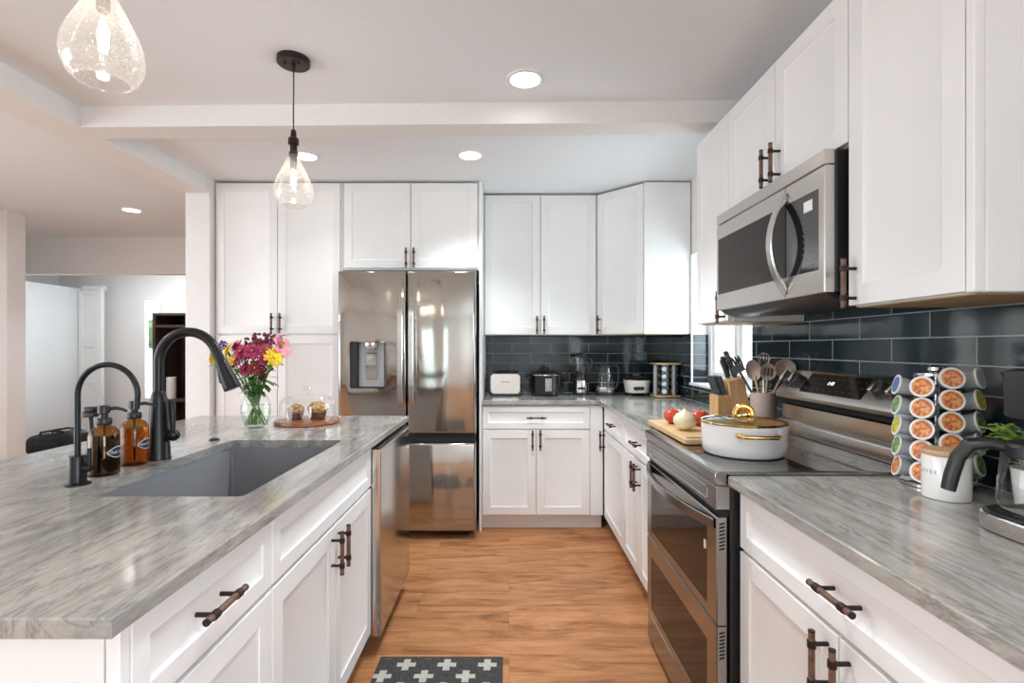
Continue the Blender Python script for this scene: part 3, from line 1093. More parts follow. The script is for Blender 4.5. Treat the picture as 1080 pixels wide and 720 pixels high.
def oven_door(z0, z1, wz0, wz1):
    # front faces -x: build facing -y then turn
    M = Matrix.Translation((0.602, 2.252, 0)) @ Matrix.Rotation(-R90, 4, 'Z')
    m = MB(M)
    Wd = 0.752
    hole = [(0.068, wz0), (Wd - 0.072, wz0), (Wd - 0.072, wz1), (0.068, wz1)]
    plate_hole(m, [(0.003, 0.031), (0, 0.029), (0, 0.004), (0.004, 0.0)], 0, Wd, z0, z1, hole, 0.004)
    d = m.build('oven_door', 'stainless_range', t, world=True)
    m = MB(M)
    m.box(0.069, Wd - 0.073, 0.0012, 0.0037, wz0 + 0.001, wz1 - 0.001)
    m.build('oven_window', 'oven_glass', d, world=True)
    m = MB()
    for k in range(8):
        zz = z1 - 0.022 - k * 0.0105
        m.prism([(0.610, zz), (0.626, zz + 0.004), (0.626, zz + 0.0085), (0.610, zz + 0.0045)], 'y', 1.4992, 1.501)
    m.build('vent_slots', 'dark_gap', d, world=True)
    return d


ud = oven_door(0.477, 0.790, 0.510, 0.742)
ld = oven_door(0.149, 0.473, 0.182, 0.400)
# long bowed handle of the upper door
o_, i_ = [], []
for k in range(25):
    u = k / 24
    b = 1 - (2 * u - 1) ** 2
    o_.append((0.596 - 0.050 * b, 1.507 + 0.738 * u))
    i_.append((0.6035 - max(0.050 * b - 0.006, -0.0), 1.525 + 0.702 * u))
MB().prism(o_ + i_[::-1], 'z', 0.752, 0.784, 0.003).build('handle', 'stainless_range', ud, world=True, ang=25)
MB().box(0.6005, 0.6035, 1.583, 1.595, 0.668, 0.694).build('rating_label', 'white_paper', ud, world=True)
MB().box(0.604, 0.634, 1.500, 2.252, 0.032, 0.143, 0.004).build('storage_drawer', 'stainless_range', t, world=True)
MB().box(0.66, 0.67, 1.51, 2.24, 0.0, 0.03).build('kick_plate', 'dark_gap', t, world=True)
for x in (0.70, 1.2):
    for y in (1.55, 2.2):
        MB().cyl((x, y, 0), (x, y, 0.031), 0.018, n=14).build('foot', 'black_plastic', t, world=True)
# back guard with the sloping control face
BG = [(1.258, 0.926), (1.258, 1.186), (1.240, 1.186), (1.168, 1.098), (1.163, 1.086), (1.166, 1.074), (1.176, 1.068), (1.215, 1.062), (1.215, 1.045), (1.192, 1.040), (1.192, 0.985), (1.176, 0.975), (1.172, 0.968), (1.172, 0.926)]
bg = MB().prism(BG, 'y', 1.494, 2.258, 0.002).build('back_guard', 'stainless_side', t, world=True)
MB().box(1.2, 1.214, 1.50, 2.252, 1.046, 1.061).build('oven_vent', 'dark_gap', bg, world=True)
# frame on the sloping face: origin at its lower edge, u along y, v up the slope
sl = Vector((0.072, 0, 0.088))
SLOPE = Matrix(((0, sl.x / sl.length, -sl.z / sl.length, 1.168), (-1, 0, 0, 0), (0, sl.z / sl.length, sl.x / sl.length, 1.098), (0, 0, 0, 1)))


def on_slope(y, v, w):
    return SLOPE @ Vector((-y, v, w))


m = MB(SLOPE)
m.prism([(-2.095, 0.012), (-1.735, 0.012), (-1.735, 0.102), (-2.095, 0.102)], 'z', -0.002, 0.0025)
dpn = m.build('control_display', 'black_glass', bg, world=True)
m = MB(SLOPE)
vs, fs = text_geo('1:45', 0.022, 0.0002)
m.add(vs, fs, lambda p: (p[0] - 1.935, p[1] + 0.062, 0.0031 + p[2]))
m.build('clock_digits', 'screen_digits', bg, world=True)
m = MB(SLOPE)
for k in range(9):
    for j in range(3):
        if 3 < k < 6 and j == 1:
            continue
        m.box(-2.07 + k * 0.038, -2.058 + k * 0.038, 0.030 + j * 0.025, 0.0315 + j * 0.025, 0.0024, 0.0028)
m.build('key_marks', 'label_grey', bg, world=True)
for y in (2.205, 2.138, 1.662, 1.585):
    m = MB(SLOPE)
    c = (-y, 0.055, 0)
    m.lathe([(0.031, -0.001), (0.031, 0.004), (0.027, 0.006), (0.026, 0.030), (0.023, 0.033)], c, 28)
    kn = m.build('knob', 'knife_black', bg, world=True)
    m = MB(SLOPE)
    m.box(c[0] - 0.009, c[0] + 0.009, 0.029, 0.081, 0.028, 0.046, 0.003)
    m.build('knob_grip', 'stainless_side', bg, world=True)

# over-the-range microwave
t = thing('microwave', 'stainless steel over-the-range microwave with a bowed handle', 'microwave', (1.08, 1.843, 1.44))
MB().box(0.925, 1.262, 1.462, 2.222, 1.443, 1.846, 0.003).build('body', 'black_plastic', t, world=True)
MB().box(0.892, 0.924, 1.462, 2.222, 1.803, 1.847, 0.003).build('top_grille', 'stainless_side', t, world=True)
M = Matrix.Translation((0.892, 2.222, 0)) @ Matrix.Rotation(-R90, 4, 'Z')
m = MB(M)
plate_hole(m, [(0.002, 0.031), (0, 0.029), (0, 0.003), (0.003, 0.0)], 0, 0.760, 1.441, 1.801, [(0.018, 1.508), (0.733, 1.508), (0.733, 1.742), (0.018, 1.742)], 0.004)
md = m.build('door', 'stainless_side', t, world=True)
MB(M).box(0.019, 0.545, 0.0012, 0.0037, 1.509, 1.741).build('window', 'oven_glass', md, world=True)
m = MB(M)
m.box(0.547, 0.732, 0.0012, 0.0037, 1.509, 1.741)
pn = m.build('control_panel', 'black_glass', md, world=True)
MB(M).box(0.655, 0.700, 0.0008, 0.0014, 1.690, 1.722).build('display', 'screen_pale', md, world=True)
m = MB(M)
for k in range(3):
    for j in range(8):
        m.box(0.650 + k * 0.024, 0.658 + k * 0.024, 0.0008, 0.0013, 1.525 + j * 0.019, 1.5275 + j * 0.019)
m.build('key_marks', 'label_grey', md, world=True)
MB(M).box(0.552, 0.554, -0.0004, 0.002, 1.442, 1.800).build('door_seam', 'dark_gap', md, world=True)
o_, i_ = [], []
for k in range(21):
    u = k / 20
    b = 1 - (2 * u - 1) ** 2
    o_.append((0.889 - 0.052 * b, 1.455 + 0.325 * u))
    i_.append((0.8935 - max(0.054 * b - 0.006, 0), 1.472 + 0.291 * u))
MB().prism(o_ + i_[::-1], 'y', 1.655, 1.690, 0.004).build('handle', 'stainless', md, world=True, ang=25)
m = MB()
m.prism([(0.905, 1.441), (1.255, 1.441), (1.255, 1.424), (0.97, 1.412), (0.925, 1.424)], 'y', 1.475, 2.21, 0.003)
m.build('underside_vent', 'black_plastic', t, world=True)


# ------------------------------------------------------------------ lamps
def lamp(name, typ, loc, power, color, size, rot=(0, 0, 0), spot=None):
    d = bpy.data.lights.new(name, typ)
    d.energy = power
    d.color = color
    if typ == 'AREA':
        d.shape = 'DISK'
        d.size = size
    else:
        d.shadow_soft_size = size
    if spot:
        d.spot_size = spot
        d.spot_blend = 0.6
    o = bpy.data.objects.new(name, d)
    o.location = loc
    o.rotation_euler = rot
    COL.objects.link(o)
    return o


WARM = (0.90, 0.96, 1.0)
t0 = None
for i, (x, y, lab) in enumerate(((0.07, 2.243, 'recessed ceiling light on the near side of the cross beam'),
                                 (-0.235, 3.13, 'recessed ceiling light in front of the refrigerator'),
                                 (-1.24, 3.145, 'recessed ceiling light behind the hanging pendant, before the pantry'),
                                 (-3.20, 4.38, 'recessed ceiling light in the dining side beyond the long beam'),
                                 (0.10, 0.30, None), (-3.2, 1.6, None), (-1.3, -1.2, None), (-4.3, 6.2, None), (-3.6, 2.9, None))):  # entries without a label are unseen lamps added as fill
    if i in (5, 7, 8):      # dining side and hall: added fill lamps without fittings
        lamp('downlight_and_fill', 'AREA', (x, y, H - 0.014), {5: 14, 7: 18, 8: 9}[i], WARM, 0.14)
    else:
        lamp('downlight_and_fill', 'SPOT', (x, y, H - 0.014), (110, 62, 12, 40, 68, 0, 30, 0, 0)[i], WARM, 0.2 if i > 3 else 0.1, spot=math.radians(115))
    if lab is None:
        continue
    if t0 is None:
        t0 = thing('recessed_light', lab, 'ceiling light', (x, y, H), 0, 'recessed ceiling lights')
        MB().lathe([(0.062, -0.001), (0.066, -0.008), (0.080, -0.006), (0.084, 0.0)], (0, 0, 0), 40, False, False).build('trim_ring', 'trim_white', t0)
        MB().lathe([(0.063, -0.003), (0.0, -0.0035)], (0, 0, 0), 40, False, True).build('lens', 'lamp_lens', t0)
    else:
        dup(t0, (x, y, H), 0, lab, 'recessed ceiling lights')


def pendant(loc, label):
    t = thing('pendant_light', label, 'pendant light', loc, 0, 'glass pendants over the island')
    m = MB()
    m.lathe([(0.064, 0), (0.064, -0.020), (0.060, -0.024), (0.0, -0.025)], (0, 0, 0), 40)
    cn = m.build('canopy', 'bronze_metal', t)
    m = MB()
    m.cyl((0, 0, -0.024), (0, 0, -0.045), 0.008, 0.006, 12)
    for s_ in (-1, 1):
        m.sphere((s_ * 0.028, -0.018, -0.028), 0.005, 10)
    m.build('cord_grip', 'bronze_metal', t)
    MB().tube([(0, 0, -0.04), (0.0005, 0, -0.12), (-0.0008, 0, -0.22), (0, 0, -0.292)], 0.0028, 8).build('cord', 'black_plastic', t)
    m = MB()
    m.lathe([(0.005, -0.285), (0.010, -0.290), (0.012, -0.318), (0.020, -0.322), (0.021, -0.345), (0.014, -0.350), (0.014, -0.375), (0.018, -0.378), (0.018, -0.392),
             (0.013, -0.395), (0.013, -0.44)], (0, 0, 0), 24)
    m.build('socket', 'bronze_metal', t)
    prof = [(0.019, -0.376), (0.021, -0.392), (0.029, -0.415), (0.045, -0.448), (0.062, -0.482), (0.0735, -0.515), (0.0765, -0.540), (0.073, -0.562), (0.063, -0.582), (0.050, -0.592)]
    pf = []
    for a, b in zip(prof, prof[1:]):
        for k in range(3):
            pf.append((a[0] + (b[0] - a[0]) * k / 3, a[1] + (b[1] - a[1]) * k / 3))
    pf.append(prof[-1])
    m = MB()
    m.lathe(pf, (0, 0, 0), 48, False, False)
    m.tube([(0.050 * math.cos(2 * PI * k / 40), 0.050 * math.sin(2 * PI * k / 40), -0.592) for k in range(41)], 0.0022, 8, False)
    m.build('glass_shade', 'seeded_glass', t)
    bl = MB().lathe([(0.011, -0.44), (0.012, -0.455), (0.021, -0.478), (0.024, -0.498), (0.018, -0.520), (0.0, -0.530)], (0, 0, 0), 24).build('bulb', 'clear_glass', t)
    MB().lathe([(0.004, -0.458), (0.008, -0.475), (0.008, -0.50), (0.003, -0.512)], (0, 0, 0), 16).build('filament', 'bulb_filament', bl)
    lamp('pendant_bulb', 'POINT', (loc[0], loc[1], loc[2] - 0.49), 2.8, (1.0, 0.88, 0.72), 0.012)
    return t


pendant((-0.876, 1.115, H), 'clear glass pendant light nearest the viewer, cut by the top edge')
pendant((-0.872, 2.09, H), 'clear glass pendant light hanging on a full cord before the pantry')


# ------------------------------------------------------------------ taps at the sink
def arc(cx, cz, r, a0, a1, n, y):
    return [(cx + r * math.cos(math.radians(a0 + (a1 - a0) * k / n)), y, cz + r * math.sin(math.radians(a0 + (a1 - a0) * k / n))) for k in range(n + 1)]


ZC = 0.915
fx, fy = -1.158, 1.708
t = thing('faucet', 'tall black gooseneck faucet with pull-down spray head at the sink', 'faucet', (fx, fy, ZC))
MB().lathe([(0.036, 0), (0.036, 0.004), (0.034, 0.010), (0.0245, 0.20), (0.0185, 0.222), (0.016, 0.226)], (fx, fy, ZC), 32).build('body', 'black_metal', t, world=True)
R_ = 0.098
TA = math.radians(24)
pts = [(fx, fy, ZC + 0.222), (fx, fy, ZC + 0.28)] + arc(fx + R_, ZC + 0.322, R_, 180, 24, 22, fy)
last = Vector(pts[-1]); dv = Vector((math.sin(TA), 0, -math.cos(TA)))
pts += [tuple(last + dv * 0.02), tuple(last + dv * 0.040)]
MB().tube(pts, 0.0155, 18).build('spout', 'black_metal', t, world=True)
p0 = last + dv * 0.036
m = MB().tube([p0, p0 + dv * 0.006, p0 + dv * 0.02, p0 + dv * 0.075, p0 + dv * 0.102, p0 + dv * 0.105], [0.0158, 0.0185, 0.0192, 0.0255, 0.0275, 0.0255], 20)
lf = Vector((-math.cos(TA), 0, -math.sin(TA)))
m.tube([p0 + dv * 0.034 + lf * 0.014, p0 + dv * 0.040 + lf * 0.019, p0 + dv * 0.070 + lf * 0.0245, p0 + dv * 0.076 + lf * 0.02], [0.006, 0.0075, 0.0075, 0.006], 12)
m.build('spray_head', 'black_metal', t, world=True)
m = MB().cyl((fx + 0.02, fy, ZC + 0.082), (fx + 0.045, fy, ZC + 0.082), 0.014, n=16)
m.sphere((fx + 0.048, fy, ZC + 0.080), 0.020, 16)
m.tube([(fx + 0.046, fy, ZC + 0.09), (fx + 0.046, fy, ZC + 0.13), (fx + 0.046, fy, ZC + 0.190), (fx + 0.046, fy, ZC + 0.194)], [0.0085, 0.0085, 0.0085, 0.006], 12)
m.build('lever', 'black_metal', t, world=True)

gx, gy = -1.163, 1.392
t = thing('filter_faucet', 'small black gooseneck filter tap at the near end of the sink', 'faucet', (gx, gy, ZC))
MB().lathe([(0.030, 0), (0.030, 0.004), (0.0205, 0.0065), (0.0205, 0.075), (0.019, 0.078), (0.007, 0.079)], (gx, gy, ZC), 28).build('body', 'black_metal', t, world=True)
R_ = 0.081
pts = [(gx, gy, ZC + 0.076), (gx, gy, ZC + 0.16)] + arc(gx + R_, ZC + 0.242, R_, 180, -8, 24, gy)
pts.append((pts[-1][0] - 0.002, gy, pts[-1][2] - 0.028))
MB().tube(pts, 0.0075, 14).build('spout', 'black_metal', t, world=True)
m = MB().cyl((gx + 0.018, gy, ZC + 0.045), (gx + 0.038, gy, ZC + 0.045), 0.0105, n=14, bev=0.002)
m.cyl((gx + 0.032, gy, ZC + 0.044), (gx + 0.032, gy, ZC + 0.098), 0.0052, n=12, bev=0.001)
m.build('lever', 'black_metal', t, world=True)

o = MB().lathe([(0.019, 0), (0.019, 0.004), (0.016, 0.007), (0.011, 0.007), (0.010, 0.009), (0.0, 0.0095)], (-1.174, 2.057, ZC), 24).build('air_switch', 'bronze_metal')
tag(o, 'small round dark button set in the island counter behind the sink', 'button')

# soap bottles
def bottle(x, y, label, fill, txt, tall):
    t = thing('soap_bottle', label, 'soap dispenser', (x, y, ZC), 0, 'amber soap bottles at the sink')
    m = MB()
    m.lathe([(0.033, 0), (0.0375, 0.003), (0.0385, 0.008), (0.0385, 0.112), (0.036, 0.124), (0.028, 0.135), (0.018, 0.141), (0.0155, 0.146), (0.0155, 0.158)], (0, 0, 0), 36, True, False)
    m.build('glass_bottle', 'amber_glass', t)
    h = tall
    MB().lathe([(0.031, 0.003), (0.0365, 0.007), (0.0368, 0.012), (0.0368, h), (0.0, h + 0.0005)], (0, 0, 0), 36).build('liquid', fill, t)
    m = MB()
    m.lathe([(0.0185, 0.145), (0.0195, 0.147), (0.0195, 0.160), (0.017, 0.164), (0.010, 0.165), (0.010, 0.176), (0.015, 0.178), (0.015, 0.196), (0.013, 0.200), (0, 0.2005)], (0, 0, 0), 24)
    d = Vector((0.93, 0.36, 0)).normalized()
    m.tube([d * 0.008 + Vector((0, 0, 0.190)), d * 0.03 + Vector((0, 0, 0.192)), d * 0.046 + Vector((0, 0, 0.187)), d * 0.056 + Vector((0, 0, 0.181))], [0.006, 0.0052, 0.0042, 0.004], 10)
    pm = m.build('pump', 'black_plastic', t)
    MB().cyl((0, 0, 0.010), (0, 0, 0.15), 0.003, n=8).build('dip_tube', 'black_plastic', t)
    # label wraps the front right of the bottle
    a0 = math.radians(2)
    z0 = 0.066

    def wrap(u, v, r):
        a = a0 + u / 0.0385
        return (r * math.cos(a), r * math.sin(a), z0 + v)
    def blob(sx, sz, r, m):
        P = []
        for k in range(48):
            th = 2 * PI * k / 48
            w = 1 + 0.07 * math.cos(4 * th)
            P.append((sx * math.copysign(abs(math.cos(th)) ** 0.8, math.cos(th)) * w, sz * math.sin(th) * w))
        for f0, f1 in ((0, 0.34), (0.34, 0.67), (0.67, 1.0)):
            m.loft([[wrap(u * f0 if f0 else u * 0.001, v * f0 if f0 else v * 0.001, r) for u, v in P], [wrap(u * f1, v * f1, r) for u, v in P]], False, False)
        return m
    lb = blob(0.028, 0.0150, 0.0389, MB()).build('label', 'label_white', t)
    blob(0.0258, 0.0132, 0.0391, MB()).build('label_field', 'label_black', lb)
    vs, fs = text_geo(txt, 0.0125, 0.0, 0.25)
    MB().add(vs, fs, lambda p: wrap(p[0], p[1], 0.0394)).build('label_lettering', 'label_white', lb)
    return t


bottle(-1.180, 1.505, 'amber soap bottle filled with dark green soap, nearer the small tap', 'green_soap', 'Dish Soap', 0.116)
bottle(-1.186, 1.635, 'amber soap bottle with clear brown soap, beside the tall faucet', 'amber_soap', 'Hand Soap', 0.112)


# ------------------------------------------------------------------ vase and flowers
vx, vy = -1.166, 2.38
t = thing('glass_vase', 'clear glass vase of flowers on the island counter', 'vase', (vx, vy, ZC))
VP = [(0.036, 0.0), (0.044, 0.003), (0.052, 0.02), (0.063, 0.06), (0.066, 0.09), (0.062, 0.120), (0.050, 0.145), (0.041, 0.158), (0.040, 0.166), (0.046, 0.180), (0.050, 0.184)]
MB().lathe(VP, (vx, vy, ZC), 40, True, False).build('vase_glass', 'clear_glass', t, world=True)
m = MB()
m.lathe([(0.040, 0.006), (0.048, 0.02), (0.060, 0.06), (0.0632, 0.09), (0.0625, 0.105), (0.0, 0.1055)], (vx, vy, ZC), 36)
m.build('water', 'water', t, world=True)

rnd = random.Random(11)
GROW = 1.22


def flower(name, pet, label, px, pz, dep, size, kind, group='cut flowers in the glass vase', leafy=0):
    """px, pz are offsets from the vase axis (right, up from counter), dep towards the viewer"""
    size *= GROW
    t = thing(name, label, 'flower', (vx, vy, ZC + 0.01), 0, group)
    top = Vector((vx + px, vy - dep, ZC + pz))
    ang = rnd.uniform(0, 6.28)
    b = Vector((vx - px * 0.28 + 0.018 * math.cos(ang), vy + dep * 0.2 + 0.018 * math.sin(ang), ZC + 0.012))
    nk = Vector((vx + px * 0.25 + 0.007 * math.cos(ang), vy - dep * 0.2 + 0.007 * math.sin(ang), ZC + 0.165))
    pts = []
    for k in range(13):
        u = k / 12
        pts.append(b.lerp(nk, u * 2) if u < 0.5 else nk.lerp(top, (u - 0.5) * 2))
    # smooth the bend
    for _ in range(3):
        pts = [pts[0]] + [(pts[i - 1] + pts[i] * 2 + pts[i + 1]) / 4 for i in range(1, len(pts) - 1)] + [pts[-1]]
    MB().tube(pts, 0.0026, 7).build('stem', 'stem_green', t, world=True)
    nrm = Vector((px * 2.2, -dep * 2 - 0.06, 0.09)).normalized()
    Mx = Matrix.Translation(top) @ nrm.to_track_quat('Z', 'Y').to_matrix().to_4x4()
    m = MB(Mx)

    def petal(a, r0, r1, w, lift, droop):
        ca, sa = math.cos(a), math.sin(a)
        row = []
        for u, ww in ((0, 0.35), (0.35, 0.95), (0.7, 1.0), (0.92, 0.6), (1, 0.1)):
            r = r0 + (r1 - r0) * u
            z = lift * u - droop * u * u
            row.append([(r * ca - sa * w * ww * s_, r * sa + ca * w * ww * s_, z + (0.0022 if s_ == 0 else 0)) for s_ in (-1, 0, 1)])
        for q0, q1 in zip(row, row[1:]):
            for i in range(2):
                m.face([m.v(q0[i]), m.v(q0[i + 1]), m.v(q1[i + 1]), m.v(q1[i])])
    if kind == 'daisy':
        for ring, nP, r, lift in ((0, 13, size, 0.004), (1, 11, size * 0.8, 0.012), (2, 8, size * 0.52, 0.016)):
            for k in range(nP):
                petal(2 * PI * (k + 0.5 * ring) / nP + rnd.uniform(-.08, .08), size * 0.06, r * rnd.uniform(0.9, 1.05), size * 0.17, lift, 0.008)
    elif kind == 'mum':
        for ring, nP, r, lift in ((0, 15, size, 0.0), (1, 13, size * 0.85, 0.012), (2, 10, size * 0.62, 0.02), (3, 7, size * 0.35, 0.022)):
            for k in range(nP):
                petal(2 * PI * (k + 0.5 * ring) / nP + rnd.uniform(-.1, .1), size * 0.05, r * rnd.uniform(0.85, 1.05), size * 0.13, lift, 0.004)
    elif kind == 'lily':
        for ring in (0, 1):
            for k in range(3):
                petal(2 * PI * (k + 0.5 * ring) / 3 + 0.4, size * 0.05, size, size * 0.26, size * 0.45, size * 0.25)
    else:  # cluster of small florets
        for k in range(30):
            p = Vector((rnd.uniform(-1, 1), rnd.uniform(-1, 1), rnd.uniform(-0.3, 0.6)))
            p = p.normalized() * size * rnd.uniform(0.6, 1)
            m.sphere(p, size * rnd.uniform(0.16, 0.26), 6)
    m.build('petals', pet, t, world=True, ang=60)
    if kind in ('daisy', 'mum', 'lily'):
        m = MB(Mx)
        m.sphere((0, 0, 0.010), size * (0.24 if kind == 'daisy' else 0.15), 10, (1, 1, 0.6))
        m.build('flower_eye', 'flower_eye' if kind != 'daisy' else 'petal_yellow', t, world=True)
    for q in range(leafy + 3):
        k = rnd.choice((6, 7, 8, 9, 10, 11))
        p = pts[k]
        out = Vector((rnd.uniform(-1, 1), rnd.uniform(-1, 0.2), rnd.uniform(-0.2, 0.4))).normalized()
        leaf(p, out, rnd.uniform(0.040, 0.065), 0.013).build('leaf', 'leaf_green', t, world=True, ang=60)
    return t


def leaf(p, out, ln, w, m=None):
    m = m or MB()
    p = Vector(p); out = Vector(out).normalized()
    sd = out.cross(Vector((0, 0, 1)))
    sd = sd.normalized() if sd.length > 1e-3 else Vector((1, 0, 0))
    rows = []
    for u, ww in ((0, 0.1), (0.25, 0.75), (0.55, 1), (0.8, 0.65), (1, 0.06)):
        c = p + out * ln * u + Vector((0, 0, -0.35 * ln * u * u))
        rows.append([m.v(c - sd * w * ww), m.v(c + Vector((0, 0, -0.15 * w * ww))), m.v(c + sd * w * ww)])
    for a, b in zip(rows, rows[1:]):
        m.face([a[0], a[1], b[1], b[0]])
        m.face([a[1], a[2], b[2], b[1]])
    return m


FL = [
    ('daisy', 'petal_yellow', 'yellow_daisy', 'yellow daisy at the right side of the bouquet, under the pink lily', 0.108, 0.325, 0.055, 0.040, 'daisy'),
    ('daisy', 'petal_yellow', 'yellow_daisy', 'upper yellow daisy at the left side of the bouquet, behind the spray head', -0.112, 0.352, 0.03, 0.042, 'daisy'),
    ('daisy', 'petal_yellow', 'yellow_daisy', 'lower yellow daisy at the left side of the bouquet, right of the spray head', -0.092, 0.296, 0.055, 0.042, 'daisy'),
    ('daisy', 'petal_yellow', 'yellow_daisy', 'farthest left yellow daisy, seen left of the spray head', -0.195, 0.325, 0.0, 0.036, 'daisy'),
    ('lily', 'petal_pink', 'pink_lily', 'pink lily at the upper right of the bouquet', 0.112, 0.372, 0.0, 0.050, 'lily'),
    ('mum', 'petal_wine', 'chrysanthemum', 'wine red chrysanthemum high in the bouquet under the top burgundy cluster', 0.030, 0.382, 0.04, 0.032, 'mum'),
    ('mum', 'petal_magenta', 'chrysanthemum', 'magenta chrysanthemum high at the left, right of the purple cluster', -0.072, 0.372, 0.03, 0.032, 'mum'),
    ('mum', 'petal_magenta', 'chrysanthemum', 'magenta chrysanthemum just above the vase mouth on its left', -0.020, 0.270, 0.06, 0.026, 'mum'),
    ('cl', 'petal_burgundy', 'sedum_head', 'dark burgundy flower cluster between the two central chrysanthemums', 0.000, 0.310, 0.05, 0.026, 'cluster'),
    ('cl', 'petal_burgundy', 'sedum_head', 'dark burgundy flower cluster low at the right above the hanging leaves', 0.078, 0.282, 0.05, 0.022, 'cluster'),
    ('mum', 'petal_magenta', 'chrysanthemum', 'magenta chrysanthemum at the left centre of the bouquet', -0.035, 0.350, 0.06, 0.037, 'mum'),
    ('mum', 'petal_magenta', 'chrysanthemum', 'magenta chrysanthemum in the very centre of the bouquet', 0.018, 0.352, 0.07, 0.036, 'mum'),
    ('mum', 'petal_rose', 'chrysanthemum', 'rose pink chrysanthemum just left of the pink lily', 0.066, 0.360, 0.045, 0.034, 'mum'),
    ('mum', 'petal_rose', 'chrysanthemum', 'rose pink chrysanthemum low in the bouquet beside the left yellow daisies', -0.050, 0.315, 0.065, 0.030, 'mum'),
    ('mum', 'petal_wine', 'chrysanthemum', 'wine red chrysanthemum low at the front, nearest the vase mouth', 0.032, 0.275, 0.075, 0.032, 'mum'),
    ('mum', 'petal_magenta', 'chrysanthemum', 'magenta chrysanthemum beside the right yellow daisy', 0.070, 0.320, 0.06, 0.030, 'mum'),
    ('cl', 'petal_burgundy', 'sedum_head', 'dark burgundy flower cluster at the top centre of the bouquet', 0.035, 0.405, 0.03, 0.032, 'cluster'),
    ('cl', 'petal_burgundy', 'sedum_head', 'dark burgundy flower cluster at the top right, left of the lily tip', 0.072, 0.408, 0.02, 0.026, 'cluster'),
    ('cl', 'petal_burgundy', 'sedum_head', 'small dark burgundy flower cluster at the top left of the bouquet', -0.012, 0.395, 0.03, 0.022, 'cluster'),
    ('cl', 'petal_burgundy', 'sedum_head', 'dark burgundy flower cluster above the vase rim, at the front', 0.040, 0.245, 0.05, 0.022, 'cluster'),
    ('cl', 'petal_purple', 'statice_head', 'purple flower cluster at the upper left edge of the bouquet', -0.135, 0.378, 0.02, 0.022, 'cluster'),
]
for i, (_, pet, nm, lab, px, pz, dp_, sz, kd) in enumerate(FL):
    flower(nm, pet, lab, px, pz, dp_, sz, kd, leafy=2 if i % 2 == 0 else 1)
# loose greenery: long leaves reaching out of the vase
for lab, px, pz, dp_, dirn in (('leafy green sprig hanging right over the vase rim', 0.075, 0.215, 0.06, (0.9, -0.4, -0.25)),
                               ('leafy green sprig standing up at the top right of the bouquet', 0.105, 0.415, 0.0, (0.95, -0.2, 0.35)),
                               ('leafy green sprig at the left of the bouquet below the yellow daisies', -0.15, 0.285, 0.03, (-1, -0.2, 0.05))):
    t = thing('leaf_sprig', lab, 'flower', (vx, vy, ZC + 0.01), 0, 'cut flowers in the glass vase')
    top = Vector((vx + px, vy - dp_, ZC + pz))
    b = Vector((vx - px * 0.2, vy + 0.01, ZC + 0.012)); nk = Vector((vx + px * 0.25, vy - dp_ * 0.2, ZC + 0.165))
    pts = [b.lerp(nk, k / 5) for k in range(5)] + [nk.lerp(top, k / 6) for k in range(7)]
    for _ in range(3):
        pts = [pts[0]] + [(pts[i - 1] + pts[i] * 2 + pts[i + 1]) / 4 for i in range(1, len(pts) - 1)] + [pts[-1]]
    MB().tube(pts, 0.0022, 7).build('stem', 'stem_green', t, world=True)
    d = Vector(dirn)
    for k, (o_, s_) in enumerate(((0, 1.0), (-0.02, 0.8), (-0.045, 0.75), (-0.07, 0.7))):
        dd = d + Vector((0, 0.3 * (-1) ** k, 0.25 * (-1) ** k))
        leaf(pts[-1] + (pts[-1] - pts[-3]).normalized() * o_, dd, 0.062 * s_, 0.016 * s_).build('leaf', 'leaf_green', t, world=True, ang=60)

t = thing('dish_brush', 'small black brush standing behind the dark green soap bottle', 'brush', (-1.318, 1.63, ZC))
MB().lathe([(0.015, 0), (0.016, 0.002), (0.014, 0.04), (0.012, 0.042), (0, 0.042)], (-1.318, 1.63, ZC), 16).build('holder', 'black_plastic', t, world=True)
MB().tube([(-1.318, 1.63, ZC + 0.04), (-1.316, 1.63, ZC + 0.10), (-1.320, 1.63, ZC + 0.15)], [0.006, 0.0055, 0.006], 10).build('handle', 'black_plastic', t, world=True)
m = MB().rbox(-1.340, -1.300, 1.615, 1.645, ZC + 0.150, ZC + 0.166, 0.008)
m.rbox(-1.336, -1.304, 1.618, 1.642, ZC + 0.1662, ZC + 0.182, 0.006)
m.build('head', 'black_plastic', t, world=True)

# ------------------------------------------------------------------ cake stand
cx_, cy_ = -0.984, 2.525
o = MB().lathe([(0.146, 0), (0.152, 0.003), (0.153, 0.010), (0.150, 0.017), (0.144, 0.018), (0.0, 0.018)], (0, 0, 0), 56).build('serving_board', 'acacia')
o.location = (cx_, cy_, ZC)
tag(o, 'round dark wooden board under the glass dome on the island', 'board')
t = thing('cake_dome', 'clear glass cake dome covering two muffins', 'cake dome', (cx_, cy_, ZC + 0.018))
MB().lathe([(0.134, 0.0), (0.134, 0.004), (0.132, 0.006), (0.130, 0.07), (0.124, 0.096), (0.110, 0.110), (0.06, 0.120), (0.0, 0.122)], (0, 0, 0), 56, False, True).build('dome', 'clear_glass', t)
MB().lathe([(0.012, 0.1215), (0.008, 0.130), (0.010, 0.140), (0.020, 0.148), (0.022, 0.154), (0.018, 0.161), (0.0, 0.163)], (0, 0, 0), 24).build('knob', 'clear_glass', t)
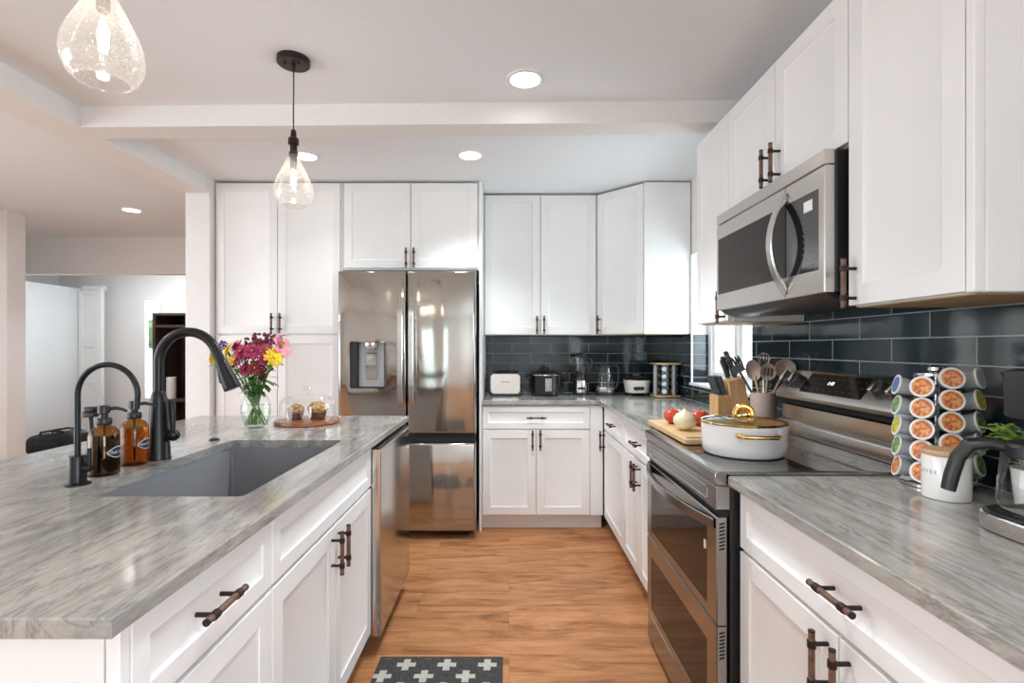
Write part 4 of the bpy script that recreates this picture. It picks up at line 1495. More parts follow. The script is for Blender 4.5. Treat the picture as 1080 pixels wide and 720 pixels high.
for lab, x, y, k in (('crumb-topped muffin on the left under the glass dome', -0.054, -0.01, 0.92), ('larger crumb-topped muffin on the right under the glass dome', 0.052, -0.01, 1.06)):
    t = thing('muffin', lab, 'muffin', (cx_ + x, cy_ + y, ZC + 0.0182), 0, 'muffins under the dome')
    loops = []
    for r, z in ((0.029, 0), (0.038, 0.036)):
        loops.append([((r + 0.0013 * (-1) ** i) * math.cos(2 * PI * i / 48) * k, (r + 0.0013 * (-1) ** i) * math.sin(2 * PI * i / 48) * k, z * k) for i in range(48)])
    MB().loft(loops).build('paper_cup', 'muffin_paper', t, ang=80)
    rn = random.Random(int(k * 100))
    m = MB().lathe([(0.037 * k, 0.034 * k), (0.044 * k, 0.044 * k), (0.042 * k, 0.058 * k), (0.030 * k, 0.072 * k), (0.012 * k, 0.079 * k), (0, 0.080 * k)], (0, 0, 0), 28)
    for q in range(60):
        th, ph = rn.uniform(0, 2 * PI), rn.uniform(0.05, 1.35)
        m.sphere((0.043 * k * math.cos(th) * math.sin(ph), 0.043 * k * math.sin(th) * math.sin(ph), (0.042 + 0.037 * math.cos(ph)) * k), rn.uniform(0.004, 0.008), 6)
    m.build('crumb_top', 'muffin_crumb', t, ang=60)

# ------------------------------------------------------------------ on the range and beyond it
t = thing('dutch_oven', 'white oval pot with glass lid and gold handles on the cooktop', 'pot', (0.80, 1.765, 0.9254))
PC = (0.80, 1.765, 0.9254)
m = MB()
m.lathe([(0.118, 0), (0.126, 0.003), (0.132, 0.012), (0.135, 0.04), (0.136, 0.100), (0.1365, 0.103), (0.133, 0.104), (0.131, 0.098), (0.130, 0.03), (0.10, 0.012), (0, 0.012)], PC, 56)
m.build('pot', 'white_enamel', t, world=True)
LC = (PC[0], PC[1], PC[2] + 0.1045)
ld_ = MB().lathe([(0.132, 0.0015), (0.125, 0.006), (0.10, 0.013), (0.06, 0.018), (0.0, 0.020)], LC, 48, False, True).build('lid', 'lid_glass', t, world=True)
m = MB().lathe([(0.131, 0.0), (0.1385, 0.0), (0.1395, 0.003), (0.137, 0.006), (0.131, 0.005)], LC, 56, False, False)
m.build('lid_rim', 'gold', ld_, world=True)
m = MB().lathe([(0.026, 0.0185), (0.028, 0.022), (0.024, 0.026), (0.0, 0.0265)], LC, 28)
ax = Vector((0.92, -0.40, 0)).normalized()
lc = Vector(LC)
m.tube([lc + ax * (0.024 * math.cos(PI * k / 16)) + Vector((0, 0, 0.024 + 0.027 * math.sin(PI * k / 16) ** 0.8)) for k in range(17)], 0.0085, 12, True, 1.5)
m.build('lid_knob', 'gold', ld_, world=True)
for nm, dx, dy in (('near', -0.10, -0.995), ('far', 0.10, 0.995)):
    d = Vector((dx, dy, 0)).normalized(); s_ = Vector((-d.y, d.x, 0))
    b = Vector((PC[0], PC[1], PC[2] + 0.078)) + d * 0.130
    m = MB()
    m.tube([b - s_ * 0.058 - d * 0.018, b - s_ * 0.060 + d * 0.012, b - s_ * 0.050 + d * 0.030, b + s_ * 0 + d * 0.034, b + s_ * 0.050 + d * 0.030, b + s_ * 0.060 + d * 0.012, b + s_ * 0.058 - d * 0.018],
           [0.0075, 0.0075, 0.0065, 0.006, 0.0065, 0.0075, 0.0075], 12)
    m.build('handle', 'gold', t, world=True)

# cutting board on the far corner of the range
BZ = 0.9265
t = thing('cutting_board', 'bamboo cutting board with onion and tomatoes, beside the pot', 'cutting board', (0.80, 2.15, BZ))
m = MB()
pl = rrect(0.80, 2.155, 0.31, 0.51, 0.012, 4)
m.prism(pl, 'z', BZ, BZ + 0.021, 0.003)
cb_ = m.build('board', 'bamboo', t, world=True)
MB().loft([[(x, y, BZ + 0.0212) for x, y in rrect(0.702, 1.926, 0.080, 0.024, 0.010, 4)], [(x, y, BZ + 0.0216) for x, y in rrect(0.702, 1.926, 0.080, 0.024, 0.010, 4)]]).build('handle_slot', 'black_plastic', cb_, world=True)
ZB = BZ + 0.0215
t = thing('onion', 'pale yellow onion on the cutting board, in front of the tomatoes', 'onion', (0.715, 2.105, ZB))
m = MB().lathe([(0.004, 0), (0.018, 0.002), (0.036, 0.014), (0.0455, 0.034), (0.044, 0.050), (0.032, 0.066), (0.016, 0.075), (0.007, 0.082), (0.004, 0.088)], (0, 0, 0), 32)
m.build('bulb', 'onion_skin', t)
m = MB().tube([(0, 0, 0.082), (0.002, 0, 0.092), (0.006, 0.002, 0.100)], [0.005, 0.0035, 0.0015], 8)
m.tube([(0, 0, 0.082), (-0.003, 0, 0.091), (-0.009, -0.002, 0.096)], [0.004, 0.003, 0.001], 8)
m.build('dry_tip', 'block_wood', t)
for lab, x, y, r in (('red tomato on the left, half hidden behind the onion', 0.725, 2.285, 0.040), ('red tomato on the right of the onion', 0.815, 2.215, 0.041)):
    t = thing('tomato', lab, 'tomato', (x, y, ZB), 0, 'tomatoes on the cutting board')
    loops = []
    for j in range(15):
        ph = -PI / 2 + PI * j / 14
        rr = max(math.cos(ph), 0.002) * r
        z = math.sin(ph) * r * 0.86 - (0.006 * math.exp(-(rr / 0.012) ** 2) if ph > 0 else 0)
        loops.append([(rr * (1 + 0.035 * math.cos(5 * 2 * PI * i / 40) * math.cos(ph)) * math.cos(2 * PI * i / 40), rr * (1 + 0.035 * math.cos(5 * 2 * PI * i / 40)) * math.sin(2 * PI * i / 40), z + r * 0.86) for i in range(40)])
    MB().loft(loops).build('fruit', 'tomato_red', t)
    m = MB()
    for k in range(5):
        a = 2 * PI * k / 5
        leaf((0, 0, r * 1.60), (math.cos(a), math.sin(a), 0.3), 0.020, 0.004, m)
    m.tube([(0, 0, r * 1.58), (0.001, 0.001, r * 1.75), (0.004, 0.0, r * 1.92)], [0.003, 0.002, 0.002], 8)
    m.build('calyx', 'stem_green', t, ang=60)

# utensil crock
ux, uy = 1.163, 2.365
t = thing('utensil_crock', 'taupe ceramic crock full of cooking utensils behind the pot', 'crock', (ux, uy, ZC))
MB().lathe([(0.050, 0), (0.054, 0.003), (0.055, 0.01), (0.055, 0.160), (0.054, 0.164), (0.051, 0.164), (0.050, 0.155), (0.050, 0.010), (0, 0.010)], (ux, uy, ZC), 40).build('crock', 'taupe_ceramic', t, world=True)


def utensil(name, label, mat, hx, hy, hz, head):
    """handle from inside the crock up to a head centred hx, hy, hz from the crock axis"""
    hd = Vector((ux + hx, uy + hy, ZC + hz))
    t = thing(name, label, 'utensil', (ux, uy, ZC + 0.012), 0, 'utensils in the crock')
    b = Vector((ux - hx * 0.25, uy - hy * 0.25, ZC + 0.016))
    d = (hd - b).normalized()
    MB().tube([b, b.lerp(hd, 0.5), hd - d * 0.030], [0.0065, 0.0055, 0.005], 10).build('handle', 'bamboo' if head in ('spoon', 'slotted') and hx < 0 else mat, t, world=True)
    # head frame: x across, y along the tool, z towards the viewer
    zz = Vector((-0.45, -0.88, 0.1)); zz = (zz - d * zz.dot(d)).normalized()
    xx = d.cross(zz)
    Mx = Matrix(((xx.x, d.x, zz.x, hd.x), (xx.y, d.y, zz.y, hd.y), (xx.z, d.z, zz.z, hd.z), (0, 0, 0, 1)))
    m = MB(Mx)
    if head in ('spoon', 'slotted', 'ladle'):
        w, l, dp_ = {'spoon': (0.033, 0.048, 0.012), 'slotted': (0.034, 0.040, 0.008), 'ladle': (0.043, 0.043, 0.03)}[head]
        loops = []
        for r, z in ((0.01, -dp_), (0.55, -dp_ * 0.75), (0.9, -dp_ * 0.15), (1.0, 0.002), (0.95, 0.004), (0.86, 0.0), (0.5, -dp_ * 0.55), (0.01, -dp_ * 0.75)):
            loops.append([(r * w * math.cos(2 * PI * i / 28), r * l * math.sin(2 * PI * i / 28), z) for i in range(28)])
        m.loft(loops)
        if head == 'slotted':
            m.mat(1)
            for sx in (-0.014, 0, 0.014):
                m.box(sx - 0.003, sx + 0.003, -0.018, 0.018, -dp_ * 0.5, 0.0012)
    elif head == 'fork':
        m.prism([(-0.026, -0.035), (0.026, -0.035), (0.030, 0.0), (-0.030, 0.0)], 'z', -0.003, 0.003, 0.001)
        for k in range(5):
            x = -0.026 + k * 0.013
            m.tube([(x, -0.002, 0), (x, 0.03, 0.003), (x, 0.042, 0.014)], [0.0048, 0.0045, 0.003], 8)
    elif head == 'turner':
        m.loft([[(x, y, -0.002) for x, y in rrect(0, 0.01, 0.075, 0.095, 0.016)], [(x, y, 0.002) for x, y in rrect(0, 0.01, 0.075, 0.095, 0.016)]])
    elif head == 'whisk':
        for k in range(6):
            a = PI * k / 6
            m.tube([(0.026 * math.sin(PI * q / 12 * 1.0) * math.cos(a) * (1 if q <= 12 else -1), -0.03 + 0.085 * math.sin(PI * q / 24), 0.026 * math.sin(PI * q / 12) * math.sin(a)) for q in range(25)], 0.0013, 6)
    m.build('head', [mat, 'label_black'], t, world=True, ang=45)


utensil('pasta_fork', 'slate pasta fork leaning left out of the crock', 'slate_silicone', -0.115, 0.02, 0.285, 'fork')
utensil('cooking_spoon', 'large taupe spoon at the left of the crock', 'taupe_silicone', -0.045, 0.0, 0.265, 'spoon')
utensil('slotted_spoon', 'round taupe slotted spoon at the front of the crock', 'taupe_silicone', 0.008, -0.03, 0.258, 'slotted')
utensil('whisk', 'thin wire whisk standing in the middle of the crock', 'chrome', 0.014, 0.025, 0.290, 'whisk')
utensil('soup_ladle', 'taupe ladle leaning right out of the crock', 'taupe_silicone', 0.062, -0.075, 0.275, 'ladle')
utensil('turner', 'slate turner at the back right of the crock', 'slate_silicone', 0.045, 0.03, 0.262, 'turner')

# knife block, seen side on
kx, ky = 1.055, 2.46
t = thing('knife_block', 'light wooden knife block in front of the kitchen window', 'knife block', (kx, ky, ZC))
Y0k, Y1k = ky - 0.045, ky + 0.055
MB().prism([(kx + 0.085, ZC), (kx - 0.005, ZC), (kx - 0.030, ZC + 0.212), (kx + 0.044, ZC + 0.232)], 'y', Y0k, Y1k, 0.002).build('tall_block', 'block_wood', t, world=True)
MB().prism([(kx - 0.006, ZC), (kx - 0.080, ZC), (kx - 0.080, ZC + 0.142), (kx - 0.022, ZC + 0.142)], 'y', Y0k, Y1k, 0.002).build('front_step', 'block_wood', t, world=True)
kd_ = Vector((-0.30, 0, 0.95)).normalized()
px_ = Vector((kd_.z, 0, -kd_.x))
pos = [('bread knife, tallest handle in the knife block', 0.020, 0.030, 0.125), ('black-handled carving knife beside the tallest handle', -0.002, 0.030, 0.105),
       ('black-handled chef knife at the front of the tall block', 0.004, -0.020, 0.110), ('black-handled knife at the left edge of the tall block', -0.020, 0.0, 0.095),
       ('black-handled utility knife in the middle of the tall block', 0.012, 0.004, 0.100)]
for lab, u, v, ln in pos:
    if not lab.startswith('black'):
        lab = 'black-handled ' + lab
    b = Vector((kx + 0.007 + u, ky + v, ZC + 0.224 + u * 0.27)) + kd_ * 0.002
    t = thing('kitchen_knife', lab, 'knife', tuple(b), 0, 'knives in the block')
    M = Matrix(((px_.x, 0, kd_.x, b.x), (0, 1, 0, b.y), (px_.z, 0, kd_.z, b.z), (0, 0, 0, 1)))
    MB(M).box(-0.007, 0.007, -0.0055, 0.0055, 0, 0.006).build('bolster', 'chrome', t, world=True)
    m = MB(M)
    m.loft([[(x, y, z) for x, y in rrect(o_, 0, w, 0.015, 0.006, 4)] for z, w, o_ in ((0.006, 0.018, 0), (0.02, 0.019, 0), (ln * 0.55, 0.022, 0.001), (ln - 0.012, 0.023, -0.001), (ln, 0.017, -0.003))])
    hn = m.build('handle', 'knife_black', t, world=True)
    m = MB(M)
    for q in (0.25, 0.55, 0.82):
        m.cyl((0, -0.008, ln * q), (0, 0.008, ln * q), 0.0022, n=8)
    m.build('rivets', 'chrome', hn, world=True)
b = Vector((kx + 0.045, ky + 0.035, ZC + 0.234)) + kd_ * 0.002
t = thing('kitchen_shears', 'black loop-handled kitchen shears at the right of the knife block', 'scissors', tuple(b), 0, 'knives in the block')
M = Matrix(((px_.x, 0, kd_.x, b.x), (0, 1, 0, b.y), (px_.z, 0, kd_.z, b.z), (0, 0, 0, 1)))
for s_ in (-1, 1):
    m = MB(M).tube([(s_ * 0.002, s_ * 0.004, 0), (s_ * 0.006, s_ * 0.004, 0.015)] + [(s_ * (0.010 + 0.013 * (1 - math.cos(2 * PI * k / 16)) / 2 + 0.004), s_ * 0.004 + 0.014 * math.sin(2 * PI * k / 16), 0.045 - 0.028 * math.cos(2 * PI * k / 16)) for k in range(17)], 0.004, 8)
    m.build('handle_loop', 'knife_black', t, world=True)
for k in range(6):
    r, c_ = k % 2, k // 2
    b = Vector((kx - 0.063 + r * 0.026, ky - 0.026 + c_ * 0.030, ZC + 0.1425)) + kd_ * 0.001
    lab = ('left' if r == 0 else 'right') + ' row'
    lab = 'grey-handled steak knife in the %s of the low step, %s' % (lab, ('nearest the viewer', 'middle of three', 'farthest back')[c_])
    t = thing('steak_knife', lab, 'knife', tuple(b), 0, 'steak knives in the low step')
    M = Matrix(((px_.x, 0, kd_.x, b.x), (0, 1, 0, b.y), (px_.z, 0, kd_.z, b.z), (0, 0, 0, 1)))
    m = MB(M)
    m.loft([[(x, y, z) for x, y in rrect(0, 0, w, 0.014, 0.005, 4)] for z, w in ((0.002, 0.016), (0.03, 0.018), (0.085, 0.021), (0.094, 0.016))])
    m.build('handle', 'slate_silicone', t, world=True)

# ------------------------------------------------------------------ near end of the right counter
qx, qy = 1.150, 1.390
ctr = math.atan2(-qy, -qx)       # towards the viewer
t = thing('pod_carousel', 'chrome coffee pod carousel on the counter beside the range', 'pod holder', (qx, qy, ZC))
MB().lathe([(0.078, 0), (0.082, 0.002), (0.082, 0.008), (0.078, 0.011), (0.020, 0.014), (0.0, 0.014)], (qx, qy, ZC), 40).build('base', 'chrome', t, world=True)
m = MB().cyl((qx, qy, ZC + 0.012), (qx, qy, ZC + 0.305), 0.006, n=12)
m.lathe([(0.048, 0.292), (0.050, 0.294), (0.050, 0.300), (0.046, 0.302), (0.0, 0.303)], (qx, qy, ZC), 32)
m.lathe([(0.0, 0.302), (0.010, 0.304), (0.022, 0.308), (0.022, 0.316), (0.016, 0.318), (0.0, 0.318)], (qx, qy, ZC), 20)
for k in range(0, 14, 2):
    a = ctr + math.radians((-145, -96, -45, 0, 45, 96, 145)[k // 2])
    rr = 0.0475
    m.tube([(qx + rr * math.cos(a + (0.0)), qy + rr * math.sin(a), ZC + 0.012), (qx + rr * math.cos(a), qy + rr * math.sin(a), ZC + 0.295)], 0.0016, 6)
m.build('rack', 'chrome', t, world=True)
proto = {}
NAMES5 = ('lowest', 'second lowest', 'middle', 'second highest', 'topmost')


def pod_geo(t, mat):
    m = MB().lathe([(0.018, -0.046), (0.0195, -0.044), (0.0235, -0.0062), (0.0, -0.0061)], (0, 0, 0), 24)
    m.mat(1).lathe([(0.0236, -0.006), (0.0272, -0.004), (0.0277, 0.0), (0.0, 0.0002)], (0, 0, 0), 24)
    m.build('cup', ['pod_white', 'white_paper'], t)
    m = MB().lathe([(0.0222, 0.0004), (0.0222, 0.0011), (0.0, 0.0013)], (0, 0, 0), 24)
    m.build('foil_lid', mat, t)


OFFS = [-122, -70, -19, 19, 70, 122]
CN = ['left rear', 'left side', 'left front', 'right front', 'right side', 'right rear']
for ci, off in enumerate(OFFS):
    a = ctr + math.radians(off)
    for r in range(5):
        if ci in (0, 5) and r > 2:
            continue
        mats = {1: ('pod_orange', 'pod_green', 'pod_yellow', 'pod_green', 'pod_blue'), 4: ('pod_green', 'pod_white', 'pod_green', 'pod_yellow', 'pod_white')}.get(ci, ('pod_orange',) * 5)
        mt = mats[r]
        cn_ = {'pod_orange': 'orange', 'pod_green': 'green', 'pod_yellow': 'yellow', 'pod_blue': 'blue', 'pod_white': 'white'}[mt]
        lab = '%s-lidded coffee pod, %s in the %s column of the carousel' % (cn_, NAMES5[r], CN[ci])
        zc = ZC + 0.046 + r * 0.0555 + (0.024 if ci in (0, 3, 4) else 0)
        p = (qx + 0.092 * math.cos(a), qy + 0.092 * math.sin(a), zc)
        if mt not in proto:
            t = thing('coffee_pod', lab, 'coffee pod', p, 0, 'coffee pods in the carousel')
            pod_geo(t, mt)
            proto[mt] = t
        else:
            t = dup(proto[mt], p, 0, lab, 'coffee pods in the carousel')
        d = Vector((math.cos(a), math.sin(a), 0.24)).normalized()
        t.rotation_euler = d.to_track_quat('Z', 'Y').to_euler()

# white canister
nx, ny = 1.076, 1.272
t = thing('canister', 'white canister with wooden lid in front of the pod carousel', 'canister', (nx, ny, ZC))
MB().lathe([(0.046, 0), (0.0485, 0.002), (0.049, 0.006), (0.049, 0.104), (0.048, 0.106), (0.044, 0.106)], (nx, ny, ZC), 44).build('jar', 'white_enamel', t, world=True)
MB().lathe([(0.0445, 0.1062), (0.0495, 0.1065), (0.0505, 0.109), (0.0505, 0.117), (0.049, 0.1195), (0.0, 0.120)], (nx, ny, ZC), 44).build('lid', 'lid_wood', t, world=True)
vs, fs = text_geo('C O F F E E', 0.0125, 0.0)
ca = math.atan2(-ny, -nx) - math.radians(56)
MB().add(vs, fs, lambda p: (nx + 0.0493 * math.cos(ca + p[0] / 0.049), ny + 0.0493 * math.sin(ca + p[0] / 0.049), ZC + 0.066 + p[1])).build('lettering', 'label_grey', t, world=True)

# coffee maker at the frame's edge
t = thing('coffee_maker', 'black and stainless coffee maker at the right end of the counter', 'coffee maker', (1.10, 0.97, ZC))
bp = [(x, y) for x, y in rrect(1.11, 0.965, 0.305, 0.265, 0.075, 8)]
MB().prism(bp, 'z', ZC + 0.002, ZC + 0.036, 0.003).build('base', 'stainless_side', t, world=True)
MB().prism([(x, y) for x, y in rrect(1.11, 0.965, 0.288, 0.248, 0.068, 8)], 'z', ZC + 0.0362, ZC + 0.040, 0.001).build('base_top', 'black_plastic', t, world=True)
MB().lathe([(0.062, 0.040), (0.062, 0.043), (0.0, 0.0432)], (1.045, 1.015, ZC), 36).build('warming_plate', 'black_plastic', t, world=True)
MB().rbox(1.175, 1.258, 0.845, 1.085, ZC + 0.040, ZC + 0.222, 0.02).build('tower', 'black_plastic', t, world=True)
MB().rbox(1.047, 1.258, 0.842, 1.100, ZC + 0.222, ZC + 0.322, 0.010, 0.006).build('brew_head', 'black_plastic', t, world=True)
t = thing('carafe', 'glass carafe with a black handle on the coffee maker', 'carafe', (1.045, 1.015, ZC + 0.0435))
cc = (1.045, 1.015, ZC + 0.0435)
MB().lathe([(0.048, 0), (0.060, 0.004), (0.0655, 0.018), (0.064, 0.06), (0.056, 0.098), (0.052, 0.112)], cc, 40, True, False).build('glass_body', 'clear_glass', t, world=True)
MB().lathe([(0.053, 0.108), (0.057, 0.110), (0.057, 0.130), (0.052, 0.136), (0.0, 0.138)], cc, 40).build('lid', 'black_plastic', t, world=True)
d = Vector((-0.80, 0.45, 0)).normalized()
c0 = Vector(cc)
pts = [c0 + d * 0.040 + Vector((0, 0, 0.124)), c0 + d * 0.075 + Vector((0, 0, 0.132)), c0 + d * 0.108 + Vector((0, 0, 0.126)), c0 + d * 0.126 + Vector((0, 0, 0.098)), c0 + d * 0.136 + Vector((0, 0, 0.060)), c0 + d * 0.142 + Vector((0, 0, 0.028))]
MB().tube(pts, [0.012, 0.014, 0.0155, 0.0155, 0.0155, 0.0145], 16, True, 0.8).build('handle', 'black_plastic', t, world=True)
m = MB().prism([(0.050, 0.116), (0.058, 0.116), (0.066, 0.02), (0.062, 0.02)], 'y', -0.010, 0.010)
m.bm.transform(Matrix.Translation(c0) @ Matrix.Rotation(math.atan2(d.y, d.x), 4, 'Z'))
m.build('handle_strap', 'black_plastic', t, world=True)

# small plant behind the coffee maker
gx_, gy_ = 1.205, 1.178
t = thing('potted_plant', 'green leafy plant in a white pot behind the coffee maker', 'plant', (gx_, gy_, ZC))
MB().lathe([(0.034, 0), (0.038, 0.002), (0.046, 0.088), (0.047, 0.092), (0.044, 0.092), (0.042, 0.080), (0.0, 0.080)], (gx_, gy_, ZC), 36).build('pot', 'white_enamel', t, world=True)
rn = random.Random(5)
for k in range(30):
    a = rn.uniform(0, 2 * PI)
    reach = rn.uniform(0.02, 0.115)
    dx, dy = math.cos(a) * reach, math.sin(a) * reach
    if gx_ + dx > 1.225 or (gy_ + dy < 1.125):
        dx = -abs(dx) * 0.9
        dy = abs(dy) * 0.6
    tipz = 0.135 + rn.uniform(0, 0.055)
    b = Vector((gx_ + dx * 0.1, gy_ + dy * 0.1, ZC + 0.08)); e = Vector((gx_ + dx, gy_ + dy, ZC + tipz))
    mid = b.lerp(e, 0.5) + Vector((0, 0, 0.03))
    pts = [b, b.lerp(mid, 0.5) + Vector((0, 0, 0.006)), mid, mid.lerp(e, 0.5) + Vector((0, 0, 0.006)), e]
    m = MB().tube(pts, 0.0014, 6)
    for q in range(1, 5):
        for s_ in (-1, 1):
            dv_ = Vector((dx, dy, 0.0)).normalized()
            sd = Vector((-dv_.y, dv_.x, 0)) * s_
            leaf(pts[q], (dv_ * 0.5 + sd + Vector((0, 0, rn.uniform(0.1, 0.6)))), rn.uniform(0.016, 0.024), 0.0075, m)
    m.build('leafy_stem', 'plant_green', t, world=True, ang=60)

# ------------------------------------------------------------------ small appliances along the back wall
t = thing('toaster', 'pale steel toaster at the left end of the back counter', 'toaster', (-0.028, 3.99, ZC))
m = MB().rbox(-0.112, 0.112, -0.075, 0.075, 0.012, 0.170, 0.010, 0.004)
LOOP = [(x, z) for x, z in rrect(0, 0.092, 0.228, 0.155, 0.030, 6)]
m = MB().prism(LOOP, 'y', -0.075, 0.075, 0.004)
m.build('shell', 'stainless', t)
MB().rbox(-0.118, 0.118, -0.080, 0.080, 0.004, 0.016, 0.02).build('base', 'black_plastic', t)
m = MB()
for y in (-0.030, 0.030):
    m.box(-0.085, 0.085, y - 0.013, y + 0.013, 0.1688, 0.1705)
m.build('slots', 'dark_gap', t)
MB().box(0.112, 0.128, -0.014, 0.014, 0.118, 0.132, 0.003).build('lever', 'black_plastic', t)
MB().box(-0.034, 0.034, -0.0765, -0.0745, 0.104, 0.109, 0.0008).build('front_groove', 'grey_plastic', t)
m = MB()
for x in (-0.09, 0.09):
    for y in (-0.055, 0.055):
        m.cyl((x, y, 0), (x, y, 0.006), 0.010, n=10)
m.build('feet', 'black_plastic', t)
m = MB().tube([(0.11, 0.06, 0.03), (0.135, 0.03, 0.045), (0.148, -0.01, 0.030), (0.158, -0.035, 0.005), (0.165, -0.02, 0.004)], 0.0035, 8)
m.build('cord', 'silver_plastic', t)

t = thing('slow_cooker', 'black round slow cooker beside the toaster', 'slow cooker', (0.285, 3.99, ZC))
MB().lathe([(0.100, 0.006), (0.116, 0.010), (0.120, 0.025), (0.122, 0.150), (0.124, 0.155)], (0, 0, 0), 44, True, True).build('housing', 'black_glass', t)
MB().lathe([(0.1245, 0.155), (0.132, 0.157), (0.132, 0.163), (0.122, 0.165)], (0, 0, 0), 44, True, True).build('rim', 'chrome', t)
ldd = MB().lathe([(0.122, 0.1655), (0.118, 0.172), (0.08, 0.186), (0.0, 0.192)], (0, 0, 0), 40, False, True).build('lid', 'lid_glass', t)
MB().lathe([(0.010, 0.191), (0.010, 0.200), (0.026, 0.203), (0.028, 0.212), (0.022, 0.216), (0, 0.217)], (0, 0, 0), 24).build('knob', 'black_plastic', ldd)
for s_ in (-1, 1):
    MB().tube([(s_ * 0.118, 0.03, 0.135), (s_ * 0.142, 0.025, 0.142), (s_ * 0.150, 0, 0.144), (s_ * 0.142, -0.025, 0.142), (s_ * 0.118, -0.03, 0.135)], 0.009, 10).build('handle', 'black_plastic', t)


def panel_arc(a0, a1, z0, z1, r, m):
    ps = [a0 + (a1 - a0) * k / 8 for k in range(9)]
    m.loft([[(r * math.cos(a), r * math.sin(a), z0) for a in ps], [(r * math.cos(a), r * math.sin(a), z1) for a in ps]], False, False, False)
    return m
panel_arc(-PI / 2 - 0.12, -PI / 2 + 0.28, 0.04, 0.135, 0.1225, MB()).build('control_panel', 'silver_plastic', t)
m = MB()
for k in range(3):
    m.box(0.0, 0.012, -0.1245, -0.1225, 0.06 + k * 0.022, 0.066 + k * 0.022)
m.build('buttons', 'gold', t)
m = MB()
for k in range(3):
    a = 2 * PI * k / 3 + 0.5
    m.cyl((0.09 * math.cos(a), 0.09 * math.sin(a), 0), (0.09 * math.cos(a), 0.09 * math.sin(a), 0.008), 0.012, n=10)
m.build('feet', 'black_plastic', t)

t = thing('blender', 'black blender with a clear jug and steel base in the back row', 'blender', (0.555, 4.02, ZC))
MB().lathe([(0.060, 0), (0.062, 0.004), (0.060, 0.020), (0.0565, 0.022)], (0, 0, 0), 32).build('foot', 'black_plastic', t)
MB().lathe([(0.0565, 0.0222), (0.0545, 0.10), (0.052, 0.112)], (0, 0, 0), 32).build('base', 'stainless', t)
MB().lathe([(0.052, 0.1122), (0.042, 0.135), (0.040, 0.150), (0.046, 0.152), (0.046, 0.168), (0.040, 0.170)], (0, 0, 0), 32).build('collar', 'black_plastic', t)
MB().lathe([(0.038, 0.1702), (0.044, 0.19), (0.055, 0.285), (0.056, 0.300)], (0, 0, 0), 32, True, False).build('jug', 'clear_glass', t)
MB().lathe([(0.0575, 0.296), (0.0585, 0.298), (0.0585, 0.310), (0.050, 0.315), (0.022, 0.316), (0.022, 0.326), (0.0, 0.327)], (0, 0, 0), 32).build('lid', 'black_plastic', t)
MB().tube([(0.050, 0, 0.285), (0.078, 0, 0.283), (0.086, 0, 0.265), (0.080, 0, 0.215), (0.062, 0, 0.180), (0.045, 0, 0.180)], 0.007, 10, True, 1.3).build('handle', 'black_plastic', t)
MB().box(-0.028, 0.028, -0.060, -0.050, 0.045, 0.062, 0.003).build('switches', 'black_plastic', t)

t = thing('kettle', 'glass electric kettle with black handle between blender and rice cooker', 'kettle', (0.745, 4.01, ZC))
MB().lathe([(0.080, 0), (0.082, 0.004), (0.080, 0.020), (0.072, 0.024)], (0, 0, 0), 36).build('power_base', 'black_plastic', t)
MB().lathe([(0.074, 0.0242), (0.076, 0.030), (0.075, 0.062), (0.072, 0.066)], (0, 0, 0), 36).build('heater', 'stainless', t)
MB().lathe([(0.072, 0.0662), (0.071, 0.10), (0.064, 0.16), (0.055, 0.205), (0.053, 0.215)], (0, 0, 0), 36, True, False).build('glass_body', 'clear_glass', t)
m = MB().lathe([(0.054, 0.212), (0.057, 0.214), (0.057, 0.226), (0.050, 0.234), (0.014, 0.237), (0.012, 0.246), (0.0, 0.247)], (0, 0, 0), 36)
m.prism([(-0.052, 0.214), (-0.075, 0.222), (-0.075, 0.226), (-0.052, 0.226)], 'y', -0.014, 0.014, 0.001)
m.build('lid', 'black_plastic', t)
MB().tube([(0.045, 0, 0.224), (0.085, 0, 0.226), (0.102, 0, 0.210), (0.106, 0, 0.15), (0.098, 0, 0.085), (0.084, 0, 0.055), (0.070, 0, 0.050)], [0.011, 0.012, 0.012, 0.011, 0.010, 0.009, 0.008], 12).build('handle', 'black_plastic', t)

t = thing('rice_cooker', 'cream rice cooker with a dark lid left of the spice rack', 'rice cooker', (0.980, 3.97, ZC))
m = MB()
L = lambda w, h, r, z: [(x, y, z) for x, y in rrect(0, 0, w, h, r, 8)]
m.loft([L(0.150, 0.150, 0.055, 0.022), L(0.166, 0.166, 0.06, 0.026), L(0.190, 0.186, 0.07, 0.10), L(0.198, 0.192, 0.075, 0.116), L(0.194, 0.188, 0.073, 0.120)])
m.build('housing', 'cream_plastic', t)
ldd = MB().loft([L(0.200, 0.194, 0.076, 0.1205), L(0.200, 0.194, 0.076, 0.128), L(0.170, 0.165, 0.070, 0.142), L(0.06, 0.06, 0.025, 0.148)]).build('lid', 'black_glass', t)
MB().rbox(-0.030, 0.030, -0.012, 0.012, 0.148, 0.165, 0.010).build('lid_handle', 'black_plastic', ldd)
MB().prism([(x, z) for x, z in rrect(-0.005, 0.060, 0.080, 0.026, 0.012, 5)], 'y', -0.096, -0.082, 0.002).build('control_panel', 'black_plastic', t)
m = MB()
for x in (-0.062, 0.062):
    for y in (-0.055, 0.055):
        m.cyl((x, y, 0), (x, y, 0.026), 0.012, 0.015, 12)
m.build('feet', 'black_plastic', t)

